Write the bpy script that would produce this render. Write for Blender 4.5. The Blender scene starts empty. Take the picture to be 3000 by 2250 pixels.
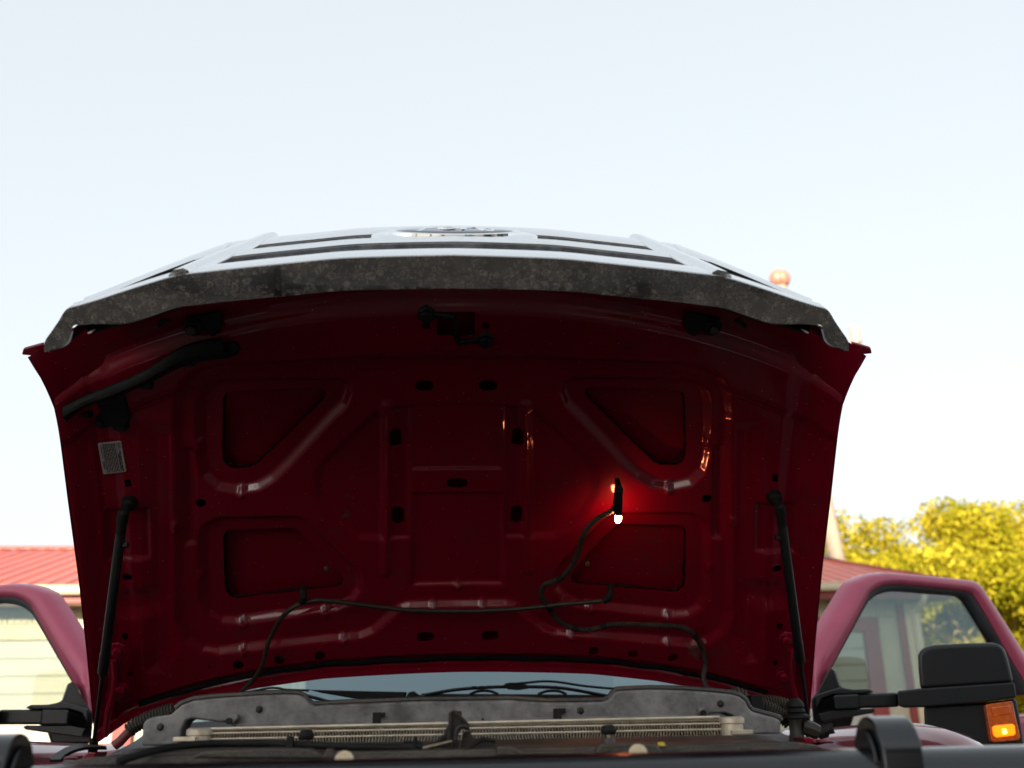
import bpy, bmesh, math, random
import numpy as np
from mathutils import Vector, Matrix
random.seed(7); RNG = np.random.default_rng(7)
R_ = math.radians
scene = bpy.context.scene
COL = scene.collection

# ------------------------------------------------------------------ camera
CAM = np.array([0.010, 0.0, 1.50]); FPX = 2917.0
PITCH, YAW, ROLL = R_(18.7), R_(3.05), R_(-1.15)
_f = np.array([math.sin(YAW)*math.cos(PITCH), math.cos(YAW)*math.cos(PITCH), math.sin(PITCH)])
_r0 = np.array([math.cos(YAW), -math.sin(YAW), 0.0]); _u0 = np.cross(_r0, _f)
_r = math.cos(ROLL)*_r0 + math.sin(ROLL)*_u0
_u = -math.sin(ROLL)*_r0 + math.cos(ROLL)*_u0
cam_d = bpy.data.cameras.new("camera"); cam = bpy.data.objects.new("camera", cam_d); COL.objects.link(cam)
cam_d.sensor_width = 36.0; cam_d.lens = 35.0; cam_d.clip_start = 0.02; cam_d.clip_end = 3000
cam.matrix_world = Matrix(((_r[0], _u[0], -_f[0], CAM[0]), (_r[1], _u[1], -_f[1], CAM[1]),
                           (_r[2], _u[2], -_f[2], CAM[2]), (0, 0, 0, 1)))
cam_d.dof.use_dof = True; cam_d.dof.focus_distance = 1.8; cam_d.dof.aperture_fstop = 4.2
scene.camera = cam

# ------------------------------------------------------------------ sky, sun, exposure
SUN_EL, SUN_AZ = R_(20.0), R_(20.0)          # low evening sun, behind the camera and to its left
SUN = Vector((-math.sin(SUN_AZ)*math.cos(SUN_EL), -math.cos(SUN_AZ)*math.cos(SUN_EL), math.sin(SUN_EL)))
world = bpy.data.worlds.new("World"); scene.world = world; world.use_nodes = True
wn = world.node_tree.nodes; wl = world.node_tree.links; wn.clear()
sky = wn.new('ShaderNodeTexSky'); sky.sky_type = 'NISHITA'; sky.sun_disc = False
sky.sun_elevation = SUN_EL; sky.sun_rotation = math.atan2(SUN.x, SUN.y)
sky.air_density = 0.9; sky.dust_density = 3.5; sky.ozone_density = 1.0; sky.altitude = 200
hs = wn.new('ShaderNodeHueSaturation'); hs.inputs['Saturation'].default_value = 0.32; hs.inputs['Hue'].default_value = 0.485
bg = wn.new('ShaderNodeBackground'); bg.inputs['Strength'].default_value = 0.15
wo = wn.new('ShaderNodeOutputWorld')
veil = wn.new('ShaderNodeMix'); veil.data_type = 'RGBA'; veil.inputs['Factor'].default_value = 0.78     # thin even high haze
veil.inputs['B'].default_value = (1.90, 2.06, 2.17, 1)
wl.new(sky.outputs[0], hs.inputs['Color']); wl.new(hs.outputs[0], veil.inputs['A']); wl.new(veil.outputs['Result'], bg.inputs['Color']); wl.new(bg.outputs[0], wo.inputs['Surface'])
sl = bpy.data.lights.new("sun", 'SUN'); sl.energy = 5.0; sl.angle = R_(0.53); sl.color = (1.0, 0.86, 0.66)
so = bpy.data.objects.new("sun", sl); COL.objects.link(so); so.location = (-20, -60, 40)
so.rotation_euler = SUN.to_track_quat('Z', 'Y').to_euler()
scene.view_settings.view_transform = 'Standard'; scene.view_settings.look = 'None'
scene.view_settings.gamma = 1.0; scene.view_settings.exposure = 1.52

# ------------------------------------------------------------------ pixel rays and the hood's own frame
def ray(px, py):
    return ((px-1500)/FPX)*_r - ((py-1125)/FPX)*_u + _f
def on_y(px, py, y):
    d = ray(px, py); return CAM + d*(y-CAM[1])/d[1]
def on_x(px, py, x):
    d = ray(px, py); return CAM + d*(x-CAM[0])/d[0]
def on_plane(px, py, p0, n):
    d = ray(px, py); return CAM + d*(np.dot(np.array(p0)-CAM, n)/np.dot(d, n))
HA = R_(41.9)
HO = np.array([0.0, 2.357, 1.516])
HV = np.array([0.0, -math.cos(HA), math.sin(HA)])       # rear edge -> nose
HN = np.array([0.0, math.sin(HA), math.cos(HA)])        # out of the painted top
HX = np.array([1.0, 0, 0])
def crown(u, v=0.0):
    t = np.clip((np.asarray(v)-.55)/.60, 0, 1)
    return 0.06*(1-(np.asarray(u)/0.76)**2)*(1-.95*t*t*(3-2*t))
def HW(u, v, h=0.0, c=True):
    """hood frame to world; h is measured towards the underside"""
    n = (crown(u, v) if c else 0.0) - h
    return HO + u*HX + v*HV + n*HN
def HP(px, py, h=0.0, c=True):
    """point of the hood's underside seen at a pixel, as (u, v)"""
    off = 0.0
    d = ray(px, py)
    for _ in range(14):
        p0 = HO + (off-h)*HN
        p = CAM + d*(np.dot(p0-CAM, HN)/np.dot(d, HN))
        if c: off = float(crown(p[0], np.dot(p-HO, HV)))
        else: break
    return np.array([p[0], np.dot(p-HO, HV)])

# ------------------------------------------------------------------ materials
def nodes_of(name):
    m = bpy.data.materials.new(name); m.use_nodes = True
    nt = m.node_tree; nt.nodes.clear()
    out = nt.nodes.new('ShaderNodeOutputMaterial')
    return m, nt, out
def mat(name, col, rough=0.5, metal=0.0, coat=0.0, coatr=0.05, var=0.0, vscale=8.0, bump=0.0, bscale=200.0,
        col2=None, dist=0.02, spec=0.5, rvar=0.0, spots=None, sscale=40., trans=0.0, ior=1.5, cior=1.5, lo=0.36, hi=0.64, emis=None, estr=0.0):
    m, nt, out = nodes_of(name); N = nt.nodes; L = nt.links
    b = N.new('ShaderNodeBsdfPrincipled'); L.new(b.outputs[0], out.inputs['Surface'])
    b.inputs['Base Color'].default_value = (*col, 1); b.inputs['Roughness'].default_value = rough
    b.inputs['Metallic'].default_value = metal; b.inputs['Coat Weight'].default_value = coat
    b.inputs['Coat Roughness'].default_value = coatr; b.inputs['Specular IOR Level'].default_value = spec
    b.inputs['Coat IOR'].default_value = cior
    b.inputs['Transmission Weight'].default_value = trans; b.inputs['IOR'].default_value = ior
    if emis: b.inputs['Emission Color'].default_value = (*emis, 1); b.inputs['Emission Strength'].default_value = estr
    tc = N.new('ShaderNodeTexCoord')
    last = None
    if var > 0 or col2:
        n = N.new('ShaderNodeTexNoise'); n.inputs['Scale'].default_value = vscale; n.inputs['Detail'].default_value = 8
        n.inputs['Roughness'].default_value = 0.65
        L.new(tc.outputs['Object'], n.inputs['Vector'])
        r = N.new('ShaderNodeValToRGB'); L.new(n.outputs['Fac'], r.inputs['Fac'])
        c2 = col2 if col2 else tuple(max(0, c*(1-var)) for c in col)
        r.color_ramp.elements[0].color = (*c2, 1); r.color_ramp.elements[0].position = lo
        c1 = col if col2 else tuple(min(1, c*(1+var)) for c in col)
        r.color_ramp.elements[1].color = (*c1, 1); r.color_ramp.elements[1].position = hi
        last = r.outputs[0]
        if rvar:
            mr = N.new('ShaderNodeMapRange'); L.new(n.outputs['Fac'], mr.inputs[0])
            mr.inputs[3].default_value = rough+rvar; mr.inputs[4].default_value = max(0.02, rough-rvar)
            L.new(mr.outputs[0], b.inputs['Roughness'])
    if spots:
        v = N.new('ShaderNodeTexVoronoi'); v.inputs['Scale'].default_value = sscale; L.new(tc.outputs['Object'], v.inputs['Vector'])
        v.inputs['Randomness'].default_value = 1.0
        r2 = N.new('ShaderNodeValToRGB'); L.new(v.outputs['Distance'], r2.inputs['Fac'])
        r2.color_ramp.elements[0].position = 0.05; r2.color_ramp.elements[0].color = (1, 1, 1, 1)
        r2.color_ramp.elements[1].position = 0.16; r2.color_ramp.elements[1].color = (0, 0, 0, 1)
        n3 = N.new('ShaderNodeTexNoise'); n3.inputs['Scale'].default_value = sscale*0.25; L.new(tc.outputs['Object'], n3.inputs['Vector'])
        mu = N.new('ShaderNodeMath'); mu.operation = 'MULTIPLY'; L.new(r2.outputs[0], mu.inputs[0])
        gt = N.new('ShaderNodeMapRange'); L.new(n3.outputs['Fac'], gt.inputs[0]); gt.inputs[1].default_value = 0.52; gt.inputs[2].default_value = 0.66
        L.new(gt.outputs[0], mu.inputs[1])
        mx = N.new('ShaderNodeMix'); mx.data_type = 'RGBA'; L.new(mu.outputs[0], mx.inputs['Factor'])
        if last: L.new(last, mx.inputs['A'])
        else: mx.inputs['A'].default_value = (*col, 1)
        mx.inputs['B'].default_value = (*spots, 1); last = mx.outputs['Result']
    if last: L.new(last, b.inputs['Base Color'])
    if bump > 0:
        n2 = N.new('ShaderNodeTexNoise'); n2.inputs['Scale'].default_value = bscale; n2.inputs['Detail'].default_value = 4
        L.new(tc.outputs['Object'], n2.inputs['Vector'])
        bp = N.new('ShaderNodeBump'); bp.inputs['Strength'].default_value = bump; bp.inputs['Distance'].default_value = dist
        L.new(n2.outputs['Fac'], bp.inputs['Height']); L.new(bp.outputs[0], b.inputs['Normal'])
    return m
def glass(name, tint, refl=0.0, ior=1.5, rough=0.0):
    """flat pane: tinted see-through plus a fresnel mirror"""
    m, nt, out = nodes_of(name); N = nt.nodes; L = nt.links
    t = N.new('ShaderNodeBsdfTransparent'); t.inputs[0].default_value = (*tint, 1)
    g = N.new('ShaderNodeBsdfGlossy'); g.inputs['Roughness'].default_value = rough; g.inputs[0].default_value = (0.72, 0.93, 1, 1)
    lw = N.new('ShaderNodeLayerWeight'); lw.inputs[0].default_value = 0.5
    pw_ = N.new('ShaderNodeMath'); pw_.operation = 'POWER'; L.new(lw.outputs['Facing'], pw_.inputs[0]); pw_.inputs[1].default_value = 5.0
    ad = N.new('ShaderNodeMath'); ad.operation = 'MULTIPLY_ADD'; ad.use_clamp = True; L.new(pw_.outputs[0], ad.inputs[0])
    ad.inputs[1].default_value = 0.95-refl; ad.inputs[2].default_value = 0.03+refl
    mx = N.new('ShaderNodeMixShader'); L.new(ad.outputs[0], mx.inputs[0]); L.new(t.outputs[0], mx.inputs[1]); L.new(g.outputs[0], mx.inputs[2])
    L.new(mx.outputs[0], out.inputs['Surface']); return m
def leafmat(name, c1, c2, tr=0.5):
    m, nt, out = nodes_of(name); N = nt.nodes; L = nt.links
    g = N.new('ShaderNodeNewGeometry'); tc = N.new('ShaderNodeTexCoord')
    r = N.new('ShaderNodeValToRGB'); L.new(g.outputs['Random Per Island'], r.inputs[0])
    r.color_ramp.elements[0].color = (*c1, 1); r.color_ramp.elements[1].color = (*c2, 1)
    n = N.new('ShaderNodeTexNoise'); n.inputs['Scale'].default_value = 0.9; n.inputs['Detail'].default_value = 3; L.new(tc.outputs['Object'], n.inputs['Vector'])
    mr = N.new('ShaderNodeMapRange'); L.new(n.outputs['Fac'], mr.inputs[0]); mr.inputs[1].default_value = .38; mr.inputs[2].default_value = .62
    mx0 = N.new('ShaderNodeMix'); mx0.data_type = 'RGBA'; L.new(mr.outputs[0], mx0.inputs['Factor'])
    mx0.inputs['A'].default_value = (c1[0]*.8, c1[1]*.92, c1[2], 1); L.new(r.outputs[0], mx0.inputs['B'])
    d = N.new('ShaderNodeBsdfDiffuse'); t = N.new('ShaderNodeBsdfTranslucent')
    L.new(mx0.outputs['Result'], d.inputs[0]); L.new(mx0.outputs['Result'], t.inputs[0])
    mx = N.new('ShaderNodeMixShader'); mx.inputs[0].default_value = tr
    L.new(d.outputs[0], mx.inputs[1]); L.new(t.outputs[0], mx.inputs[2]); L.new(mx.outputs[0], out.inputs['Surface']); return m

def paint_mat(name, base, dust=0.0, cw=0.9, metal=0.0, scuffs=()):
    """dark red clear-coated paint, with fine grit and a few scuffed, greyed patches"""
    m, nt, out = nodes_of(name); N = nt.nodes; L = nt.links
    b = N.new('ShaderNodeBsdfPrincipled'); L.new(b.outputs[0], out.inputs['Surface'])
    b.inputs['Coat Weight'].default_value = cw; b.inputs['Metallic'].default_value = metal; b.inputs['Coat IOR'].default_value = 1.5
    b.inputs['Roughness'].default_value = 0.42; b.inputs['Specular IOR Level'].default_value = 0.35 if metal > 0 else 0.06
    tc = N.new('ShaderNodeTexCoord')
    n = N.new('ShaderNodeTexNoise'); n.inputs['Scale'].default_value = 5.5; n.inputs['Detail'].default_value = 9; n.inputs['Roughness'].default_value = 0.6
    L.new(tc.outputs['Object'], n.inputs['Vector'])
    mr = N.new('ShaderNodeMapRange'); L.new(n.outputs['Fac'], mr.inputs[0]); mr.inputs[1].default_value = 0.35; mr.inputs[2].default_value = 0.8
    mr.inputs[3].default_value = 0.04; mr.inputs[4].default_value = 0.05+0.11*dust
    L.new(mr.outputs[0], b.inputs['Coat Roughness'])
    n2 = N.new('ShaderNodeTexNoise'); n2.inputs['Scale'].default_value = 9; n2.inputs['Detail'].default_value = 10; n2.inputs['Roughness'].default_value = 0.72
    L.new(tc.outputs['Object'], n2.inputs['Vector'])
    m2 = N.new('ShaderNodeMapRange'); L.new(n2.outputs['Fac'], m2.inputs[0]); m2.inputs[1].default_value = 0.54; m2.inputs[2].default_value = 0.74
    m2.inputs[4].default_value = 0.55*dust
    mx = N.new('ShaderNodeMix'); mx.data_type = 'RGBA'; L.new(m2.outputs[0], mx.inputs['Factor'])
    mx.inputs['A'].default_value = (*base, 1); mx.inputs['B'].default_value = (0.045, 0.024, 0.020, 1)
    v = N.new('ShaderNodeTexVoronoi'); v.inputs['Scale'].default_value = 60; L.new(tc.outputs['Object'], v.inputs['Vector'])
    m3 = N.new('ShaderNodeMapRange'); L.new(v.outputs['Distance'], m3.inputs[0]); m3.inputs[1].default_value = 0.05; m3.inputs[2].default_value = 0.075
    m3.inputs[3].default_value = 0.8*dust; m3.inputs[4].default_value = 0.0
    mx2 = N.new('ShaderNodeMix'); mx2.data_type = 'RGBA'; L.new(m3.outputs[0], mx2.inputs['Factor'])
    L.new(mx.outputs['Result'], mx2.inputs['A']); mx2.inputs['B'].default_value = (0.30, 0.22, 0.18, 1)
    last = mx2.outputs['Result']
    for c, rad in scuffs:                             # worn, dust-filled scuff patches with ragged edges
        ds = N.new('ShaderNodeVectorMath'); ds.operation = 'DISTANCE'; L.new(tc.outputs['Object'], ds.inputs[0]); ds.inputs[1].default_value = tuple(c)
        n5 = N.new('ShaderNodeTexNoise'); n5.inputs['Scale'].default_value = 34; n5.inputs['Detail'].default_value = 6; n5.inputs['Roughness'].default_value = .6
        L.new(tc.outputs['Object'], n5.inputs['Vector'])
        fa = N.new('ShaderNodeMapRange'); L.new(ds.outputs['Value'], fa.inputs[0]); fa.inputs[1].default_value = 0; fa.inputs[2].default_value = rad; fa.inputs[3].default_value = .28; fa.inputs[4].default_value = -.25
        ad = N.new('ShaderNodeMath'); ad.operation = 'ADD'; L.new(n5.outputs['Fac'], ad.inputs[0]); L.new(fa.outputs[0], ad.inputs[1])
        th = N.new('ShaderNodeMapRange'); L.new(ad.outputs[0], th.inputs[0]); th.inputs[1].default_value = .62; th.inputs[2].default_value = .68; th.inputs[4].default_value = .75
        m5 = N.new('ShaderNodeMix'); m5.data_type = 'RGBA'; L.new(th.outputs[0], m5.inputs['Factor']); L.new(last, m5.inputs['A']); m5.inputs['B'].default_value = (0.060, 0.046, 0.036, 1); last = m5.outputs['Result']
    L.new(last, b.inputs['Base Color'])
    return m

def chrome_mat(name, spot=1.0):
    """chrome with dried water rings and road film"""
    m, nt, out = nodes_of(name); N = nt.nodes; L = nt.links
    tc = N.new('ShaderNodeTexCoord')
    b = N.new('ShaderNodeBsdfPrincipled'); b.inputs['Metallic'].default_value = 1.0; b.inputs['Base Color'].default_value = (0.88, 0.89, 0.90, 1) if spot < .5 else (0.34, 0.33, 0.325, 1)
    b.inputs['Roughness'].default_value = 0.06
    d = N.new('ShaderNodeBsdfDiffuse'); d.inputs[0].default_value = (0.50, 0.46, 0.41, 1)
    wob = N.new('ShaderNodeTexNoise'); wob.inputs['Scale'].default_value = 60; wob.inputs['Detail'].default_value = 3
    L.new(tc.outputs['Object'], wob.inputs['Vector'])
    vm = N.new('ShaderNodeVectorMath'); vm.operation = 'MULTIPLY_ADD'; L.new(wob.outputs['Color'], vm.inputs[0])
    vm.inputs[1].default_value = (0.012, 0.012, 0.012); L.new(tc.outputs['Object'], vm.inputs[2])
    acc = None
    for sc, r0, r1, k, rnd in ((60, 0.26, 0.38, 0.20, 0.45), (115, 0.22, 0.38, 0.22, 0.30), (230, 0.2, 0.4, 0.20, 0.25)):
        v = N.new('ShaderNodeTexVoronoi'); v.inputs['Scale'].default_value = sc; L.new(vm.outputs[0], v.inputs['Vector'])
        rp = N.new('ShaderNodeValToRGB'); L.new(v.outputs['Distance'], rp.inputs[0]); e = rp.color_ramp.elements
        e[0].position = 0.0; e[0].color = (0.35, 0.35, 0.35, 1); e[1].position = r0*0.75; e[1].color = (0.25, 0.25, 0.25, 1)
        x = e.new(r0); x.color = (1, 1, 1, 1); x = e.new(r1); x.color = (0, 0, 0, 1)
        cc = N.new('ShaderNodeSeparateColor'); L.new(v.outputs['Color'], cc.inputs[0])
        gt = N.new('ShaderNodeMath'); gt.operation = 'GREATER_THAN'; L.new(cc.outputs[0], gt.inputs[0]); gt.inputs[1].default_value = rnd
        mu = N.new('ShaderNodeMath'); mu.operation = 'MULTIPLY'; L.new(rp.outputs[0], mu.inputs[0]); L.new(gt.outputs[0], mu.inputs[1])
        m2 = N.new('ShaderNodeMath'); m2.operation = 'MULTIPLY'; L.new(mu.outputs[0], m2.inputs[0]); m2.inputs[1].default_value = k*spot
        if acc is None: acc = m2.outputs[0]
        else:
            a = N.new('ShaderNodeMath'); a.operation = 'ADD'; a.use_clamp = True; L.new(acc, a.inputs[0]); L.new(m2.outputs[0], a.inputs[1]); acc = a.outputs[0]
    film = N.new('ShaderNodeTexNoise'); film.inputs['Scale'].default_value = 14; film.inputs['Detail'].default_value = 10; film.inputs['Roughness'].default_value = 0.7
    L.new(tc.outputs['Object'], film.inputs['Vector'])
    fm = N.new('ShaderNodeMapRange'); L.new(film.outputs['Fac'], fm.inputs[0]); fm.inputs[1].default_value = 0.35; fm.inputs[2].default_value = 0.75
    fm.inputs[3].default_value = 0.01*spot; fm.inputs[4].default_value = 0.30*spot
    a = N.new('ShaderNodeMath'); a.operation = 'ADD'; a.use_clamp = True; L.new(acc, a.inputs[0]); L.new(fm.outputs[0], a.inputs[1])
    if spot > .5:                                   # faint brushed ripple along the length of the flange
        mp = N.new('ShaderNodeMapping'); mp.inputs['Scale'].default_value = (18, 160, 160); L.new(tc.outputs['Object'], mp.inputs[0])
        rn = N.new('ShaderNodeTexNoise'); rn.inputs['Scale'].default_value = 1.0; rn.inputs['Detail'].default_value = 3; L.new(mp.outputs[0], rn.inputs['Vector'])
        bp = N.new('ShaderNodeBump'); bp.inputs['Strength'].default_value = 0.06; bp.inputs['Distance'].default_value = 0.002
        L.new(rn.outputs['Fac'], bp.inputs['Height']); L.new(bp.outputs[0], b.inputs['Normal'])
    mx = N.new('ShaderNodeMixShader'); L.new(a.outputs[0], mx.inputs[0]); L.new(b.outputs[0], mx.inputs[1]); L.new(d.outputs[0], mx.inputs[2])
    L.new(mx.outputs[0], out.inputs['Surface']); return m

M = {}
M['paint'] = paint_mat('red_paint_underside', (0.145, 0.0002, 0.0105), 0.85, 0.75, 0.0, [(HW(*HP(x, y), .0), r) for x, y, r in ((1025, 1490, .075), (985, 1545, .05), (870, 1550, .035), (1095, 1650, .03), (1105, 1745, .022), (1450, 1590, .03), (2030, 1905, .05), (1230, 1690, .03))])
M['paint_out'] = paint_mat('red_paint_sky_sheen', (0.36, 0.052, 0.105), 0.15, 0.55, 0.25)  # truck red paled and pinked, the sky's reflection put into its colour
M['paint_fender'] = paint_mat('red_paint_fender', (0.17, 0.010, 0.026), 0.15, 1.0, 0.15)  # same truck red without the sky paling, darker for the fenders
M['chrome'] = chrome_mat('chrome_clean', 0.25)
M['chrome_dirty'] = chrome_mat('chrome_spotted', 1.0)
M['black'] = mat('black_plastic', (0.0035, 0.0038, 0.0045), 0.5, spec=0.22, var=0.3, vscale=20, bump=0.08, bscale=900, dist=0.002)
M['black_tex'] = mat('grained_mirror_plastic', (0.0042, 0.0048, 0.006), 0.42, spec=0.35, bump=0.15, bscale=1400, dist=0.001, spots=(0.03, 0.028, 0.025), sscale=90)
M['rubber'] = mat('dusty_rubber', (0.006, 0.006, 0.0056), 0.65, spec=0.2, var=0.5, vscale=40)
M['loom'] = mat('dusty_loom', (0.010, 0.0085, 0.006), 0.5, spec=0.35, col2=(0.028, 0.022, 0.013), vscale=60)
M['guard'] = mat('black_powder_coat', (0.004, 0.0048, 0.006), 0.30, cior=1.5, spec=0.1, coat=1.0, coatr=0.14, spots=(0.06, 0.05, 0.042), sscale=16, var=0.3, vscale=12, bump=0.05, bscale=400, dist=0.002)
M['strut'] = mat('strut_black', (0.004, 0.0045, 0.005), 0.42, spec=0.35, spots=(0.03, 0.03, 0.03), sscale=110)
M['dark'] = mat('dark_void', (0.002, 0.002, 0.002), 0.8)
M['alu'] = mat('weathered_aluminium', (0.50, 0.43, 0.33), 0.45, metal=0.5, var=0.18, vscale=50)
M['fin'] = mat('dusty_fins', (0.22, 0.17, 0.11), 0.6, metal=0.3, var=0.4, vscale=60)
M['panelgrey'] = mat('weathered_grey_support', (0.185, 0.175, 0.168), 0.55, lo=0.34, hi=0.62, col2=(0.048, 0.046, 0.046), vscale=22.0, bump=0.25, bscale=120, dist=0.004, spots=(0.03, 0.028, 0.026), sscale=140)
M['shield'] = mat('dusty_shield_plastic', (0.014, 0.013, 0.012), 0.40, col2=(0.05, 0.037, 0.022), vscale=9, bump=0.5, bscale=300, dist=0.004)
M['mastic'] = mat('old_mastic', (0.085, 0.050, 0.022), 0.7, var=0.4, vscale=60)
M['seal_skylit'] = mat('skylit_window_seal', (0.026, 0.031, 0.037), 0.5, var=0.2, vscale=20)  # black seal greyed and blued, skylight put into its colour
M['bead'] = mat('sealant', (0.016, 0.004, 0.004), 0.6, var=0.5, vscale=40, spec=0.1)
M['latch'] = mat('greasy_latch_steel', (0.040, 0.030, 0.020), 0.45, metal=0.5, col2=(0.010, 0.010, 0.011), vscale=22, bump=0.2, bscale=150, dist=0.003)
M['bolt'] = mat('zinc_bolt', (0.42, 0.36, 0.26), 0.4, metal=0.8, var=0.3, vscale=60)
M['boltred'] = M['paint_out']
M['cream_cap'] = mat('cream_plastic_cap', (0.62, 0.50, 0.33), 0.5, var=0.15, vscale=40)
M['sticker'] = mat('sticker_vinyl', (0.26, 0.24, 0.24), 0.45, var=0.06, vscale=30)
M['ink'] = mat('sticker_ink', (0.012, 0.012, 0.012), 0.5)
M['tag'] = mat('yellow_tag', (0.60, 0.46, 0.04), 0.5)
M['seal'] = mat('seal_strip', (0.0025, 0.002, 0.0022), 0.6, spec=0.1, var=0.4, vscale=25)
M['bulb'] = mat('lit_bulb', (1, .9, .8), 0.3, emis=(1.0, 0.24, 0.10), estr=42)
M['galv'] = mat('water_marked_underside', (0.15, 0.16, 0.18), 0.5, metal=0.3, var=0.45, vscale=30, spots=(0.3, 0.3, 0.3), sscale=60)
M['emblem'] = mat('blue_enamel', (0.008, 0.016, 0.05), 0.25, coat=1.0, coatr=0.03)
M['wind'] = glass('windshield_glass', (0.09, 0.14, 0.17), 0.20, 1.5)
M['doorglass'] = glass('tinted_door_glass', (0.74, 0.79, 0.75), 0.06, 1.45)
M['amber'] = mat('amber_lens', (0.75, 0.13, 0.01), 0.18, coat=1.0, trans=0.35, var=0.25, vscale=70)
M['amber_lit'] = mat('amber_lens_lit', (0.9, 0.25, 0.01), 0.25, emis=(1.0, 0.17, 0.0), estr=0.75)
M['lamp_hot'] = mat('signal_bulb', (1, .7, .3), 0.3, emis=(1.0, 0.42, 0.06), estr=3.0)
M['interior'] = mat('cab_interior', (0.03, 0.03, 0.032), 0.8, var=0.3)
M['red_hose'] = mat('red_cable', (0.10, 0.010, 0.009), 0.5, var=0.25, vscale=40)
M['roofred'] = mat('red_metal_roof', (0.50, 0.075, 0.034), 0.38, coat=0.3, coatr=0.22, var=0.12, vscale=1.2)
M['cream'] = mat('cream_trim', (0.66, 0.56, 0.38), 0.5, var=0.06, vscale=3)
M['tan'] = mat('tan_siding', (0.46, 0.40, 0.28), 0.6, var=0.07, vscale=2)
M['redtrim'] = mat('red_trim', (0.24, 0.032, 0.028), 0.5, var=0.1, vscale=3)
M['header'] = mat('sunlit_header_tan', (0.60, 0.42, 0.28), 0.6, var=0.08, vscale=3)  # left header of the red trim, tan because sunlight is put into its colour
M['gdoor'] = mat('white_door_panel', (0.40, 0.38, 0.32), 0.5, var=0.04, vscale=2)
M['soffit'] = mat('brown_soffit', (0.16, 0.09, 0.05), 0.7, var=0.2, vscale=4)
M['bark'] = mat('pale_bark', (0.30, 0.22, 0.13), 0.85, var=0.35, vscale=6, bump=0.6, bscale=20, dist=0.03)
M['leaf'] = leafmat('autumn_leaf', (0.35, 0.295, 0.014), (0.72, 0.57, 0.06), 0.45)
M['leaf2'] = leafmat('green_gold_leaf', (0.20, 0.17, 0.012), (0.52, 0.38, 0.03), 0.45)
M['leafg'] = leafmat('green_leaf', (0.04, 0.07, 0.012), (0.10, 0.13, 0.02), 0.3)
M['polewood'] = mat('pale_pole_wood', (0.33, 0.25, 0.19), 0.8, var=0.12, vscale=5, bump=0.3, bscale=30, dist=0.01)
M['globe'] = mat('orange_globe', (0.40, 0.17, 0.12), 0.4, var=0.15, vscale=6)
M['can'] = mat('cream_can', (0.42, 0.33, 0.26), 0.45, var=0.06, vscale=5)
M['gravel'] = mat('gravel_lot', (0.095, 0.082, 0.068), 0.9, col2=(0.05, 0.044, 0.038), vscale=3.0, bump=0.8, bscale=30, dist=0.03)
M['tyre'] = mat('tyre_rubber', (0.015, 0.015, 0.015), 0.8, bump=0.3, bscale=60, dist=0.01)
M['rim'] = mat('wheel_rim', (0.45, 0.45, 0.46), 0.3, metal=0.9)
M['lens'] = mat('headlight_lens', (0.75, 0.78, 0.8), 0.08, coat=1.0, var=0.1, vscale=30)

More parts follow.
